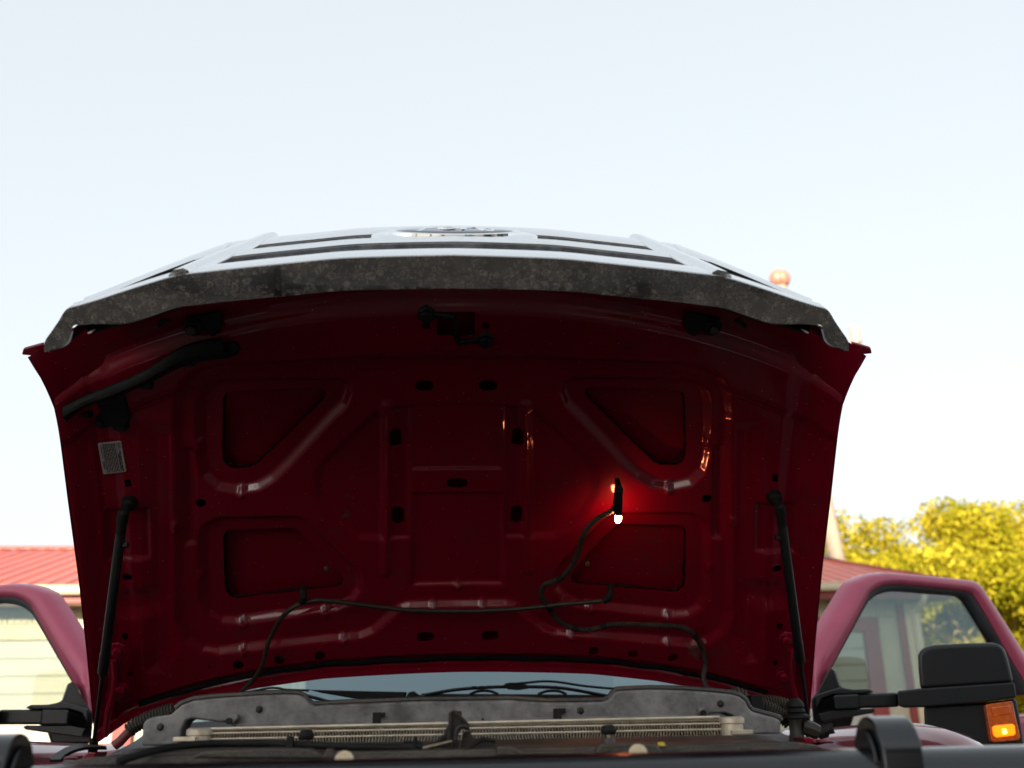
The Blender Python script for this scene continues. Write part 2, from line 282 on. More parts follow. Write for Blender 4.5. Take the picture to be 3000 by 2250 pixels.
# ------------------------------------------------------------------ mesh helpers
class MB:
    def __init__(s): s.v = []; s.f = []
    def add(s, vs, fs):
        o = len(s.v); s.v += [tuple(map(float, p)) for p in vs]; s.f += [tuple(i+o for i in f) for f in fs]; return s
    def box(s, c, size, ax=None):
        X, Y, Z = (np.array(a, float) for a in (ax if ax is not None else ((1, 0, 0), (0, 1, 0), (0, 0, 1))))
        c = np.array(c, float); hx, hy, hz = (k/2 for k in size)
        vs = [c+sx*hx*X+sy*hy*Y+sz*hz*Z for sx in (-1, 1) for sy in (-1, 1) for sz in (-1, 1)]
        return s.add(vs, [(0, 1, 3, 2), (4, 6, 7, 5), (0, 4, 5, 1), (2, 3, 7, 6), (0, 2, 6, 4), (1, 5, 7, 3)])
    def prism(s, pts, off):
        """closed outline swept by a vector (or one vector per point)"""
        pts = [np.array(p, float) for p in pts]; n = len(pts)
        offs = [np.array(off, float)]*n if np.ndim(off) == 1 else [np.array(o, float) for o in off]
        vs = pts+[p+o for p, o in zip(pts, offs)]
        fs = [tuple(range(n))[::-1], tuple(range(n, 2*n))]+[(i, (i+1) % n, n+(i+1) % n, n+i) for i in range(n)]
        return s.add(vs, fs)
    def tube(s, path, r, seg=10, caps=True):
        path = [np.array(p, float) for p in path]; n = len(path)
        rs = [r]*n if np.ndim(r) == 0 else list(r)
        vs = []; fs = []; ref = None
        for i, p in enumerate(path):
            t = path[min(i+1, n-1)]-path[max(i-1, 0)]; t = t/(np.linalg.norm(t)+1e-12)
            if ref is None:
                ref = np.array([0, 0, 1.0]) if abs(t[2]) < 0.9 else np.array([1.0, 0, 0])
            a = ref-np.dot(ref, t)*t; a /= np.linalg.norm(a)+1e-12; ref = a; b = np.cross(t, a)
            for k in range(seg):
                an = 2*math.pi*k/seg; vs.append(p+rs[i]*(math.cos(an)*a+math.sin(an)*b))
        for i in range(n-1):
            for k in range(seg):
                fs.append((i*seg+k, i*seg+(k+1) % seg, (i+1)*seg+(k+1) % seg, (i+1)*seg+k))
        if caps:
            fs.append(tuple(range(seg))[::-1]); fs.append(tuple(range((n-1)*seg, n*seg)))
        return s.add(vs, fs)
    def lathe(s, base, axis, prof, seg=20):
        """profile of (distance along axis, radius)"""
        base = np.array(base, float); axis = np.array(axis, float); axis /= np.linalg.norm(axis)
        return s.tube2(base, axis, prof, seg)
    def tube2(s, base, t, prof, seg):
        ref = np.array([0, 0, 1.0]) if abs(t[2]) < 0.9 else np.array([1.0, 0, 0])
        a = ref-np.dot(ref, t)*t; a /= np.linalg.norm(a); b = np.cross(t, a); vs = []; fs = []
        for d, r in prof:
            for k in range(seg):
                an = 2*math.pi*k/seg; vs.append(base+d*t+max(r, 1e-4)*(math.cos(an)*a+math.sin(an)*b))
        n = len(prof)
        for i in range(n-1):
            for k in range(seg): fs.append((i*seg+k, i*seg+(k+1) % seg, (i+1)*seg+(k+1) % seg, (i+1)*seg+k))
        fs.append(tuple(range(seg))[::-1]); fs.append(tuple(range((n-1)*seg, n*seg)))
        return s.add(vs, fs)
    def grid(s, P):
        """P[i][j] points"""
        n, m = len(P), len(P[0])
        return s.add([p for row in P for p in row], [(i*m+j, i*m+j+1, (i+1)*m+j+1, (i+1)*m+j) for i in range(n-1) for j in range(m-1)])
    def sheet(s, P, off):
        """a grid with thickness: off is a vector"""
        P = [[np.array(p, float) for p in r] for r in P]; off = np.array(off, float)
        n, m = len(P), len(P[0]); o = n*m
        vs = [p for r in P for p in r]+[p+off for r in P for p in r]
        fs = [(i*m+j, i*m+j+1, (i+1)*m+j+1, (i+1)*m+j) for i in range(n-1) for j in range(m-1)]
        fs += [tuple(o+k for k in f[::-1]) for f in fs]
        rim = [j for j in range(m)]+[i*m+m-1 for i in range(1, n)]+[(n-1)*m+j for j in range(m-2, -1, -1)]+[i*m for i in range(n-2, 0, -1)]
        for a, b in zip(rim, rim[1:]+rim[:1]): fs.append((b, a, o+a, o+b))
        return s.add(vs, fs)
    def build(s, name, material, parent=None, smooth=False, bevel=0.0, angle=40, seg=2, label=None, origin=None):
        me = bpy.data.meshes.new(name)
        vs = np.array(s.v, float)
        org = np.array(origin, float) if origin is not None else np.zeros(3)
        me.from_pydata((vs-org).tolist(), [], s.f); me.update()
        bm = bmesh.new(); bm.from_mesh(me); bmesh.ops.recalc_face_normals(bm, faces=bm.faces); bm.to_mesh(me); bm.free()
        me.materials.append(M[material] if isinstance(material, str) else material)
        o = bpy.data.objects.new(name, me); COL.objects.link(o); o.location = org
        if parent is not None:
            o.parent = parent; o.matrix_parent_inverse = Matrix.Translation(parent_loc(parent)).inverted()
        if smooth or bevel:
            me.shade_smooth()
            me.set_sharp_from_angle(angle=R_(angle))
        if bevel:
            b = o.modifiers.new('bevel', 'BEVEL'); b.width = bevel; b.segments = seg; b.limit_method = 'ANGLE'; b.angle_limit = R_(35)
            me.set_sharp_from_angle(angle=R_(180)); b.harden_normals = True
        if label: o['label'] = label
        return o
def parent_loc(p): return p.location
def empty(name, loc, label, cat, group=None):
    o = bpy.data.objects.new(name, None); COL.objects.link(o); o.location = loc
    o.empty_display_size = 0.2
    tag(o, label, cat, group); return o
def tag(o, label, cat, group=None):
    o['label'] = label; o['category'] = cat
    if group: o['group'] = group
def mirror(pts): return [np.array([-p[0], p[1], p[2]]) for p in pts]
def spline(pts, n=8):
    """Catmull-Rom through points"""
    P = [np.array(p, float) for p in pts]; P = [2*P[0]-P[1]]+P+[2*P[-1]-P[-2]]; out = []
    for i in range(1, len(P)-2):
        for k in range(n):
            t = k/n
            out.append(0.5*(2*P[i]+(P[i+1]-P[i-1])*t+(2*P[i-1]-5*P[i]+4*P[i+1]-P[i+2])*t*t+(3*P[i]-P[i-1]-3*P[i+1]+P[i+2])*t**3))
    out.append(P[-2]); return out
def crop(pts, x0, y0, s): return [(x0+x/s, y0+y/s) for x, y in pts]

# ================================================================== SETTING
g = MB(); g.grid([[(x, y, 0.0) for x in np.linspace(-900, 900, 13)] for y in np.linspace(-900, 900, 13)])
ground = g.build('ground', 'gravel'); ground['kind'] = 'structure'

# ------------------------------------------------------------------ garage building behind the truck
BE = R_(3.8); BX = np.array([math.cos(BE), math.sin(BE), 0]); BY = np.array([-math.sin(BE), math.cos(BE), 0]); B0 = np.array([0, 13.32, 0])
BAX = (BX, BY, (0, 0, 1))
def BW(x, y, z): return B0+x*BX+y*BY+np.array([0, 0, z])
bld = empty('garage_building', tuple(BW(0, 4, 0)), 'low cream garage with red ribbed metal roof behind the truck', 'building')
BL, BR = -13.0, 6.50; WY = 0.40; WT = 2.99; RD = 4.3; EZ = 3.22; SLP = 0.28
def bbox(name, x0, x1, y0, y1, z0, z1, m, parent=None, bevel=0.0):
    return MB().box(BW((x0+x1)/2, (y0+y1)/2, (z0+z1)/2), (x1-x0, y1-y0, z1-z0), BAX).build(name, m, parent or bld, bevel=bevel)
core = bbox('wall', BL, BR, WY+0.05, 8.2, 0, WT, 'tan')
# vertical siding boards across the front, above and between the doors
DOORS = [(-9.6, -4.35), (0.9, 5.66)]
x = BL
while x < BR-0.05:
    w = min(0.30, BR-x)
    z0 = 0.0
    for a, b in DOORS:
        if x+w > a-0.26 and x < b+0.26: z0 = 2.80
    if not (z0 == 0 and (x < -7 or -2.2 < x < -0.5) and False):
        bd = MB().box(BW(x+w/2, WY+0.035, (z0+WT)/2), (w-0.012, 0.03, WT-z0), BAX)
        for k in (0.25, 0.5, 0.75): bd.box(BW(x+w*k, WY+0.014, (z0+WT)/2), (0.022, 0.016, WT-z0-0.006), BAX)
        bd.build('siding_board', 'tan', core)
    x += w
for i, (a, b) in enumerate(DOORS):
    gd = bbox('garage_door', a, b, WY+0.020, WY+0.05, 0, 2.59, 'gdoor')
    n = 12
    for k in range(n):
        z0 = 2.585*k/n; z1 = 2.585*(k+1)/n-0.016
        MB().box(BW((a+b)/2, WY+0.010, (z0+z1)/2), (b-a-0.02, 0.024, z1-z0), BAX).build('door_slat', 'gdoor', gd, bevel=0.006)
    bbox('header_trim', a-0.24, b+0.24, WY-0.018, WY+0.05, 2.60, 2.79, 'header' if i == 0 else 'redtrim', gd)
    for xx in (a-0.115, b+0.115):
        bbox('jamb_trim', xx-0.112, xx+0.112, WY-0.020, WY+0.05, 0, 2.597, 'redtrim', gd)
bbox('corner_trim', BR-0.30, BR-0.20, WY-0.012, WY+0.03, 0, WT-0.005, 'redtrim')
bbox('corner_board', BR-0.198, BR+0.02, WY-0.030, WY+0.03, 0, WT-0.005, 'cream')
# downspout: a bent pipe at the corner
MB().tube(spline([BW(BR-0.06, 0.02, 3.08), BW(BR-0.06, 0.06, 2.98), BW(BR-0.07, 0.26, 2.86), BW(BR-0.08, 0.30, 2.7), BW(BR-0.08, 0.30, 1.2), BW(BR-0.08, 0.28, 0.2), BW(BR-0.08, 0.1, 0.06)], 5), 0.045, 8).build('downspout', 'cream', bld, smooth=True)
bbox('soffit', BL-0.3, BR+0.35, 0.05, WY+0.04, WT+0.005, WT+0.04, 'soffit')
bbox('fascia_board', BL-0.3, BR+0.35, 0.022, 0.05, 3.02, 3.20, 'redtrim')
# gutter with an open top and a rolled lip
gp = [(0.018, 3.215), (0.018, 3.12), (-0.02, 3.108), (-0.075, 3.115), (-0.10, 3.15), (-0.105, 3.20), (-0.118, 3.212), (-0.112, 3.222), (-0.095, 3.212), (-0.09, 3.155), (-0.068, 3.125), (-0.02, 3.118), (0.012, 3.128), (0.012, 3.215)]
MB().prism([BW(BL-0.3, y, z) for y, z in gp], BX*(BR+0.35-BL+0.3)).build('gutter', 'cream', bld)
roof = MB().prism([BW(BL-0.3, 0.0, EZ-0.03), BW(BL-0.3, RD, EZ-0.03+SLP*RD), BW(BL-0.3, 2*RD-0.1, EZ-0.02), BW(BL-0.3, 2*RD-0.1, EZ-0.08), BW(BL-0.3, RD, EZ-0.12+SLP*RD), BW(BL-0.3, 0, EZ-0.09)], BX*(BR+0.05-BL+0.3)).build('roof', 'soffit', bld)
x = BL-0.3; pw = 0.915
while x < 6.98:
    P = []
    xs = []
    for k in range(4):
        x0 = x+pw*k/4
        xs += [(x0, 0.0), (x0+0.150, 0.0), (x0+0.172, 0.030), (x0+0.205, 0.030)]
    xs.append((x+pw-0.003, 0.0))
    for y in np.linspace(-0.07, RD, 8):
        P.append([BW(min(xx, 7.0-0.33*y), y, EZ-0.02+SLP*y+hh) for xx, hh in xs])
    MB().sheet(P, (0, 0, -0.008)).build('roof_panel', 'roofred', roof)
    P = [[BW(min(xx, 5.5+0.1*k), RD+0.03+k, EZ-0.02+SLP*(RD-k)) for xx in (x, x+pw-0.01)] for k in range(0, 5)]
    if x+0.1 < 5.5: MB().sheet(P, (0, 0, -0.008)).build('roof_panel', 'roofred', roof)
    x += pw
MB().prism([BW(BL-0.32, RD-0.22, EZ+0.02+SLP*(RD-0.22)), BW(BL-0.32, RD, EZ+0.035+SLP*RD), BW(BL-0.32, RD+0.22, EZ+0.02+SLP*(RD-0.22)), BW(BL-0.32, RD+0.22, EZ+0.01+SLP*(RD-0.22)), BW(BL-0.32, RD, EZ+0.02+SLP*RD), BW(BL-0.32, RD-0.22, EZ+0.012+SLP*(RD-0.22))], BX*(5.55-BL)).build('ridge_cap', 'roofred', roof)
rk = MB(); rk.prism([BW(7.02, -0.08, EZ+0.03-0.02), BW(7.02-0.33*RD, RD, EZ+0.03+SLP*RD), BW(7.02-0.33*RD, RD, EZ-0.13+SLP*RD), BW(7.02, -0.08, EZ-0.13-0.02)], BX*0.03)
rk.build('rake_trim', 'redtrim', roof)

# ------------------------------------------------------------------ leaning utility pole behind the building
pole = empty('utility_pole', (7.62, 19.0, 0), 'leaning pale wooden pole rising behind the red roof', 'pole')
PB, PT = np.array([7.62, 19, 0.0]), np.array([6.79, 19.0, 9.7])
def PL(z): return PB+(PT-PB)*z/9.7      # along the lean
MB().tube([PL(-0.2), PL(3), PL(6), PL(10.10)], [0.17, 0.155, 0.14, 0.12], 14).build('shaft', 'polewood', pole, smooth=True)
MB().box(PL(8.6)+np.array([0.20, -0.16, 0]), (2.4, 0.10, 0.13)).build('crossarm', 'polewood', pole, bevel=0.01)
MB().lathe(PL(8.665)+np.array([1.28, -0.16, 0.05]), (0, 0, 1), [(0, .05), (0.02, .09), (0.05, .085), (0.06, .11), (0.34, .115), (0.36, .11), (0.40, .112), (0.42, .09)], 18).build('insulator_can', 'can', pole, smooth=True)
gl = MB()
for sx in (-0.052, 0.052):
    prof = [(0.20*(1-math.cos(t)), 0.165*math.sin(t) if 0 < t < math.pi else 0.0) for t in np.linspace(0, math.pi, 15)]
    gl.lathe(PL(10.08)+np.array([sx, 0, 0]), (0, 0, 1), prof, 20)
gl.lathe(PL(10.44), (0, 0, 1), [(0, .02), (.06, .012), (.09, .02), (.11, .004)], 8)
gl.build('lamp_globe', 'globe', pole, smooth=True, label='round two-lobed orange globe with a thin finial on top')

# ------------------------------------------------------------------ trees
def make_tree(name, base, H, cr, leafm, label, group, nclump=60, nleaf=130, ls=0.17, seed=1, zmin=0.28, trunk=0.26, forks=None):
    rg = np.random.default_rng(seed); base = np.array(base, float)
    t = empty(name, tuple(base), label, 'tree', group)
    tb = MB(); top = base+np.array([rg.normal()*0.3, rg.normal()*0.3, H*0.42])
    mid = (base+top)/2+np.array([rg.normal()*0.15, 0, 0])
    tb.tube(spline([base-np.array([0, 0, .2]), base+np.array([0, 0, H*.1]), mid, top], 4), list(np.linspace(trunk, trunk*.62, 13)), 10)
    limbs = []
    nl = 9
    for k in range(nl):
        a = 2*math.pi*k/nl+rg.uniform(-.3, .3); r = cr*rg.uniform(.40, .68); z = H*rg.uniform(.58, .84)
        st = base+(top-base)*rg.uniform(.6, 1.0)
        en = base+np.array([math.cos(a)*r, math.sin(a)*r, z]); mi = (st+en)/2+np.array([0, 0, -H*.03])
        pth = spline([st, mi, en], 5); tb.tube(pth, list(np.linspace(trunk*.42, trunk*.07, len(pth))), 7); limbs.append(pth)
        for q in range(3):
            s2 = pth[rg.integers(4, len(pth)-1)]; e2 = s2+np.clip(rg.normal(size=3), -1.2, 1.2)*np.array([cr*.16, cr*.16, H*.05])
            tb.tube([s2, (s2+e2)/2+rg.normal(size=3)*.1, e2], [trunk*.14, trunk*.09, trunk*.03], 5)
    tb.build('trunk', 'bark', t, smooth=True)
    # crown: uneven clumps of leaf-sized faces around limb ends and through the volume
    cen = []
    while len(cen) < nclump:
        p = rg.uniform(-1, 1, 3); rr = np.linalg.norm(p*np.array([1, 1, 1]))
        if rr > 1 or rr < 0.30: continue
        lump = 1+0.20*math.sin(3.1*p[0]+seed)+0.16*math.sin(4.3*p[1]+2*seed)
        z = (zmin+(1-zmin)*(p[2]*.5+.5))*H
        wz = 1.0 if p[2] < .1 else 1.0
        cen.append(base+np.array([p[0]*cr*lump*wz, p[1]*cr*lump*wz, z]))
    V = []; F = []
    for c in cen:
        rc = rg.uniform(.55, 1.0)*cr*0.30; m = int(nleaf*rg.uniform(.6, 1.4))
        d = rg.normal(size=(m, 3)); d /= np.linalg.norm(d, axis=1)[:, None]
        P = c+d*(rg.uniform(0.35, 1.0, (m, 1))**.7*rc)*np.array([1, 1, .72])
        nrm = d*0.6+rg.normal(size=(m, 3))*.7+np.array([0, 0, .4]); nrm /= np.linalg.norm(nrm, axis=1)[:, None]
        a = np.cross(nrm, rg.normal(size=(m, 3))); a /= np.linalg.norm(a, axis=1)[:, None]; b = np.cross(nrm, a)
        s = ls*rg.uniform(.55, 1.25, (m, 1))
        o = len(V)
        quad = np.stack([P-a*s*.5, P+b*s*.34, P+a*s*.5, P-b*s*.34], 1).reshape(-1, 3)
        V += quad.tolist(); F += [(o+4*i, o+4*i+1, o+4*i+2, o+4*i+3) for i in range(m)]
    me = bpy.data.meshes.new('crown'); me.from_pydata(V, [], F); me.materials.append(M[leafm])
    cobj = bpy.data.objects.new('crown', me); COL.objects.link(cobj); cobj.parent = t
    cobj.matrix_parent_inverse = Matrix.Translation(t.location).inverted()
    return t
make_tree('yard_tree', (12.3, 24.5, 0), 6.3, 3.5, 'leaf', 'largest golden leafed tree beyond the garage, above the open door', 'golden trees beyond the garage', 110, 604, .13, 3, .22)
make_tree('yard_tree', (15.9, 25.0, 0), 6.1, 2.9, 'leaf', 'golden tree at the right edge of the photo, behind the mirror', 'golden trees beyond the garage', 95, 604, .13, 5, .12)
make_tree('yard_tree', (10.7, 28.5, 0), 7.3, 4.2, 'leaf', 'golden tree just right of the pale pole, behind the roof', 'golden trees beyond the garage', 82, 541, .13, 8, .25)
make_tree('yard_tree', (12.6, 19.0, 0), 4.3, 2.0, 'leaf2', 'green-gold tree with pale forked trunk seen through the door glass', 'golden trees beyond the garage', 46, 477, .11, 12, .50, .15)
make_tree('yard_tree', (18.5, 31.0, 0), 8.0, 3.6, 'leaf', 'golden tree farthest right beyond the yard, partly hidden', 'golden trees beyond the garage', 95, 477, .15, 15, .12)

# ================================================================== THE TRUCK
truck = empty('pickup_truck', (0, 2.6, 0), 'red pickup truck facing the camera with its hood raised and doors open', 'pickup truck')

# ------------------------------------------------------------------ hood: stamped inner panel as a height field
SV = np.array([-0.05, .046, .232, .428, .618, .742, .821, .88, .913, .95]); SU = np.array([.795, .785, .765, .746, .731, .720, .714, .718, .726, .735])
RU = np.array([0, .30, .45, .571, .706, .758, .80]); RV = np.array([.076, .072, .058, .037, .003, -.019, -.035])
def v_rear(u): return np.interp(np.abs(u), RU, RV)
def v_front(u): return 1.095-0.165*(np.abs(u)/0.73)**2.2
def polyuv(pts, h=0.0):
    return np.array([HP(x, y, h) for x, y in pts])
def sdf_poly(U, Vv, poly):
    P = np.stack([U, Vv], -1); d = np.full(U.shape, 1e9); inside = np.zeros(U.shape, bool); near = np.zeros(P.shape)
    n = len(poly)
    for i in range(n):
        a = poly[i]; b = poly[(i+1) % n]; ab = b-a
        t = np.clip(((P-a)@ab)/(ab@ab+1e-12), 0, 1); q = a+t[..., None]*ab; e = np.linalg.norm(P-q, axis=-1)
        m = e < d; d = np.where(m, e, d); near[m] = q[m]
        c = ((a[1] > P[..., 1]) != (b[1] > P[..., 1]))
        with np.errstate(divide='ignore', invalid='ignore'):
            xi = (b[0]-a[0])*(P[..., 1]-a[1])/(b[1]-a[1])+a[0]
        inside ^= c & (P[..., 0] < xi)
    return np.where(inside, -d, d), near
def sstep(a, b, x):
    t = np.clip((x-a)/(b-a), 0, 1); return t*t*(3-2*t)
# outlines traced on the left half, in photograph pixels
W1 = [(643, 1190), (652, 1178), (668, 1171), (800, 1166), (935, 1161), (948, 1167), (950, 1180), (939, 1198), (840, 1295), (743, 1389), (722, 1398), (680, 1400), (655, 1390), (643, 1375), (640, 1348)]
W2 = [(644, 1598), (652, 1586), (668, 1580), (760, 1577), (846, 1573), (860, 1578), (876, 1592), (904, 1616), (949, 1662), (994, 1712), (1001, 1728), (996, 1744), (976, 1752), (830, 1768), (690, 1784), (667, 1779), (653, 1765), (648, 1740)]
S1 = [(575, 1200), (583, 1168), (605, 1145), (640, 1132), (990, 1128), (1015, 1140), (1020, 1165), (1005, 1203), (960, 1245), (845, 1370), (796, 1418), (750, 1445), (690, 1456), (630, 1444), (592, 1410), (577, 1355)]
S2 = [(583, 1600), (590, 1568), (612, 1546), (640, 1538), (860, 1534), (885, 1542), (910, 1564), (1035, 1685), (1050, 1715), (1048, 1748), (1026, 1780), (981, 1802), (690, 1840), (645, 1838), (607, 1818), (588, 1780)]
FO = [(515, 1220), (520, 1160), (545, 1110), (590, 1080), (650, 1066), (1335, 1052), (1600, 1052), (1600, 1772), (1335, 1776), (1200, 1778), (1170, 1786), (1092, 1852), (1055, 1868), (640, 1914), (590, 1908), (545, 1880), (520, 1830)]
T1 = [(1105, 1225), (1060, 1262), (950, 1365), (928, 1400), (928, 1470), (960, 1520), (1010, 1568), (1050, 1590), (1122, 1590), (1122, 1230)]
CC = [(1142, 1205), (1198, 1205), (1198, 1590), (1142, 1592)]
Q1 = [(1207, 1462), (1335, 1460), (1500, 1458), (1500, 1724), (1335, 1727), (1207, 1730)]
Q0 = [(1207, 1200), (1335, 1198), (1500, 1196), (1500, 1385), (1335, 1386), (1207, 1388)]
GR = [(430, 1260), (512, 1262), (512, 1900), (470, 1960), (440, 1960)]
M1 = [(310, 1500), (432, 1496), (436, 1640), (312, 1643)]
M2 = [(535, 1330), (560, 1330), (566, 1606), (538, 1608)]
ROUND = [(395, 1770, 40), ]
SHAPES = [(FO, .016, .015), (S1, .016, .015), (S2, .016, .015), (T1, .008, .016), (CC, .007, .008), (Q1, .009, .009), (Q0, .004, .008), (GR, .009, .030), (M1, .008, .009), (M2, .008, .009)]
# (px, py, half width px, half height px)
HOLES = [(375, 1416, 9, 11), (583, 1488, 15, 11), (371, 1694, 15, 9), (364, 1870, 8, 9), (379, 1980, 7, 6), (613, 1953, 4, 4), (698, 1949, 14, 12), (819, 1934, 14, 12), (938, 1922, 14, 12),
         (1157, 1299, 16, 23), (1164, 1529, 16, 23), (1247, 1866, 24, 13), (1243, 1142, 26, 14), (1118+130, 949, 12, 8)]
NOTCH = [(702, 1458), (710, 1842), (950, 1810), (713, 1908), (1007, 1874), (1268, 1777), (1340, 1729), (512, 1550), (578, 1320), (583, 1700)]
NI, NJ = 306, 392
tt = np.linspace(0, 1, NI); ss = np.linspace(-1, 1, NJ)
Ue = np.full(NI, 0.75)
for _ in range(12):
    ve = v_rear(Ue)+(v_front(Ue)-v_rear(Ue))*tt; Ue = np.interp(ve, SV, SU)
U = ss[None, :]*Ue[:, None]; V = v_rear(U)+(v_front(U)-v_rear(U))*tt[:, None]
UE = np.repeat(Ue[:, None], NJ, 1)
cell = 0.0039
holes = []
for px, py, a, b in HOLES:
    c = HP(px, py); e1 = HP(px+a, py); e2 = HP(px, py+b); ra = abs(e1[0]-c[0])*1.08; rb = abs(e2[1]-c[1])*1.10
    m = 14; r = min(ra, rb); pol = []
    for k in range(4):
        sx, sy = ((1, 1), (-1, 1), (-1, -1), (1, -1))[k]
        for q in range(m//2+1):
            an = math.pi/2*k+math.pi/2*q/(m//2)
            pol.append((c[0]+sx*(ra-r)+r*math.cos(an), c[1]+sy*(rb-r)+r*math.sin(an)))
    holes.append(np.array(pol)); holes.append(np.array([(-p[0], p[1]) for p in pol]))
c0 = HP(1340, 1429); holes.append(np.array([(0.022*math.copysign(abs(math.cos(a))**.7, math.cos(a)), c0[1]+.0125*math.sin(a)) for a in np.linspace(0, 2*math.pi, 28, endpoint=False)]))
lk = [HP(1281, 908), HP(1391, 908), HP(1391, 977), HP(1281, 977)]; holes.append(np.array(lk))
for W in (W1, W2):
    p = polyuv(W); holes.append(p); holes.append(np.array([(-q[0], q[1]) for q in p]))
inside_any = np.zeros(U.shape, bool); onb = np.zeros(U.shape, bool)
for pol in holes:
    lo = pol.min(0)-.02; hi = pol.max(0)+.02
    sel = np.where((U > lo[0]) & (U < hi[0]) & (V > lo[1]) & (V < hi[1]))
    if len(sel[0]) == 0: continue
    d, near = sdf_poly(U[sel], V[sel], pol)
    sn = np.abs(d) < 0.56*cell
    i0, j0 = sel[0][sn], sel[1][sn]; U[i0, j0] = near[sn][:, 0]; V[i0, j0] = near[sn][:, 1]; onb[i0, j0] = True
    ins = (d < 0) & ~sn; inside_any[sel[0][ins], sel[1][ins]] = True
def panel_h(U, V, UE):
    A = -np.abs(U); h = np.zeros(U.shape)
    for pts, dep, w in SHAPES:
        d, _ = sdf_poly(A, V, polyuv(pts)); h -= dep*(.8*np.clip(-d/w+.5, 0, 1)+.2*sstep(-w*.8, w*.8, -d))
    # two standing ribs beside the middle column, and the long diagonal
    for (x0, y0, x1, y1, hh, w) in ((1133, 1200, 1128, 1690, .007, .016),):
        a = HP(x0, y0); b = HP(x1, y1); ab = b-a; P = np.stack([A, V], -1); t = np.clip(((P-a)@ab)/(ab@ab), 0, 1)
        e = np.linalg.norm(P-(a+t[..., None]*ab), axis=-1); h += hh*(1-sstep(0, w, e))
    for px, py in NOTCH:
        c = HP(px, py); h += .008*np.clip(1-np.abs(A-c[0])/.008, 0, 1)*(1-sstep(.006, .018, np.abs(V-c[1])))
    c = HP(400, 1770); e = np.hypot((A-c[0])/.07, (V-c[1])/.05); h -= .010*(1-sstep(0.2, 1, e))
    # front cross steps and nose
    vt = HP(1335, 1030)[1]; front = V-(vt-.16*(np.abs(U)/.7)**2.2)
    h += .008*sstep(-.01, .012, front)
    h -= .012*sstep(.085, .115, front)
    # rear seal channel and the hem round the edge
    rv = V-v_rear(U); h -= .007*(sstep(.020, .028, rv)-sstep(.040, .052, rv))
    e = UE-np.abs(U); h += .020*(1-sstep(0, .050, e)); h -= .005*(sstep(.045, .055, e)-sstep(.075, .10, e))
    h += .006*(1-sstep(0, .016, rv))
    return h
Hh = panel_h(U, V, UE)
PTS = HO[None, None]+U[..., None]*HX+V[..., None]*HV+(crown(U, V)-Hh)[..., None]*HN
idx = np.arange(NI*NJ).reshape(NI, NJ)
q = np.stack([idx[:-1, :-1], idx[:-1, 1:], idx[1:, 1:], idx[1:, :-1]], -1).reshape(-1, 4)
st = np.where(inside_any, 1, np.where(onb, 0, -1)).reshape(-1)
qs = st[q]; kill = (qs.max(1) == 1) | ((qs.min(1) == 0))
me = bpy.data.meshes.new('hood'); me.from_pydata(PTS.reshape(-1, 3).tolist(), [], q[~kill].tolist()); me.update()
bm = bmesh.new(); bm.from_mesh(me)
bmesh.ops.delete(bm, geom=[v for v in bm.verts if not v.link_faces], context='VERTS')
per = set(map(tuple, np.round(np.concatenate([PTS[0], PTS[-1], PTS[:, 0], PTS[:, -1]]), 5).tolist()))
be = [e for e in bm.edges if e.is_boundary and not all(tuple(round(c, 5) for c in v.co) in per for v in e.verts)]
r = bmesh.ops.extrude_edge_only(bm, edges=be)
for v in r['geom']:
    if isinstance(v, bmesh.types.BMVert): v.co += Vector(HN*0.0018)
bmesh.ops.recalc_face_normals(bm, faces=bm.faces); bm.to_mesh(me); bm.free()
me.materials.append(M['paint']); me.shade_smooth(); me.set_sharp_from_angle(angle=R_(50))
hood = bpy.data.objects.new('hood', me); COL.objects.link(hood); hood.parent = truck; hood.matrix_parent_inverse = Matrix.Translation(truck.location).inverted()
hood['label'] = 'raised red hood showing its stamped underside'

# painted outer skin closing the hood from above
P = []
for t in np.linspace(0, 1, 40):
    row = []
    for s in np.linspace(-1, 1, 60):
        ue = float(np.interp(t, tt, Ue)); u = s*(ue+.004); v = float(v_rear(u)+(v_front(u)-v_rear(u))*t)
        e = min(ue-abs(u)+.004, v-float(v_rear(u))+.006, float(v_front(u))-v+.012)
        row.append(HW(u, v, .02*float(sstep(.95, 1.14, np.array(v+.2*(u/.73)**2)))-(.002+.054*float(sstep(0, .12, np.array(e)))*(1-.7*float(sstep(.7, 1.05, np.array(v+.2*(u/.73)**2))))) + .022*(1-float(sstep(0, .05, np.array(ue-abs(u)+.004))))))
    P.append(row)
MB().grid(P).build('outer_skin', 'paint', hood, smooth=True)
# flared corner lips at the nose
for sg in (-1, 1):
    a = [HP(131, 1035), HP(97, 1014), HP(101, 1018), HP(118, 1024), HP(133, 1050)]
    a[1] = np.array([-.752, .932]); pts = []
    for uv, dh in (((-.716, .94), .0), ((-.752, .930), .0), ((-.757, .918), .0), ((-.735, .915), .0), ((-.722, .895), .0)):
        pts.append(HW(uv[0], uv[1], .012))
    if sg > 0: pts = mirror(pts)
    MB().prism(pts, HN*0.009).build('corner_lip', 'paint', hood, bevel=.003)
# weather seal along the rear channel
sp = []
for u in np.linspace(-.70, .70, 60): sp.append(HW(u, float(v_rear(u))+.036, -.001+.0015*math.sin(u*50)))
MB().tube(sp, .0055, 8).build('rear_seal', 'seal', hood, smooth=True)
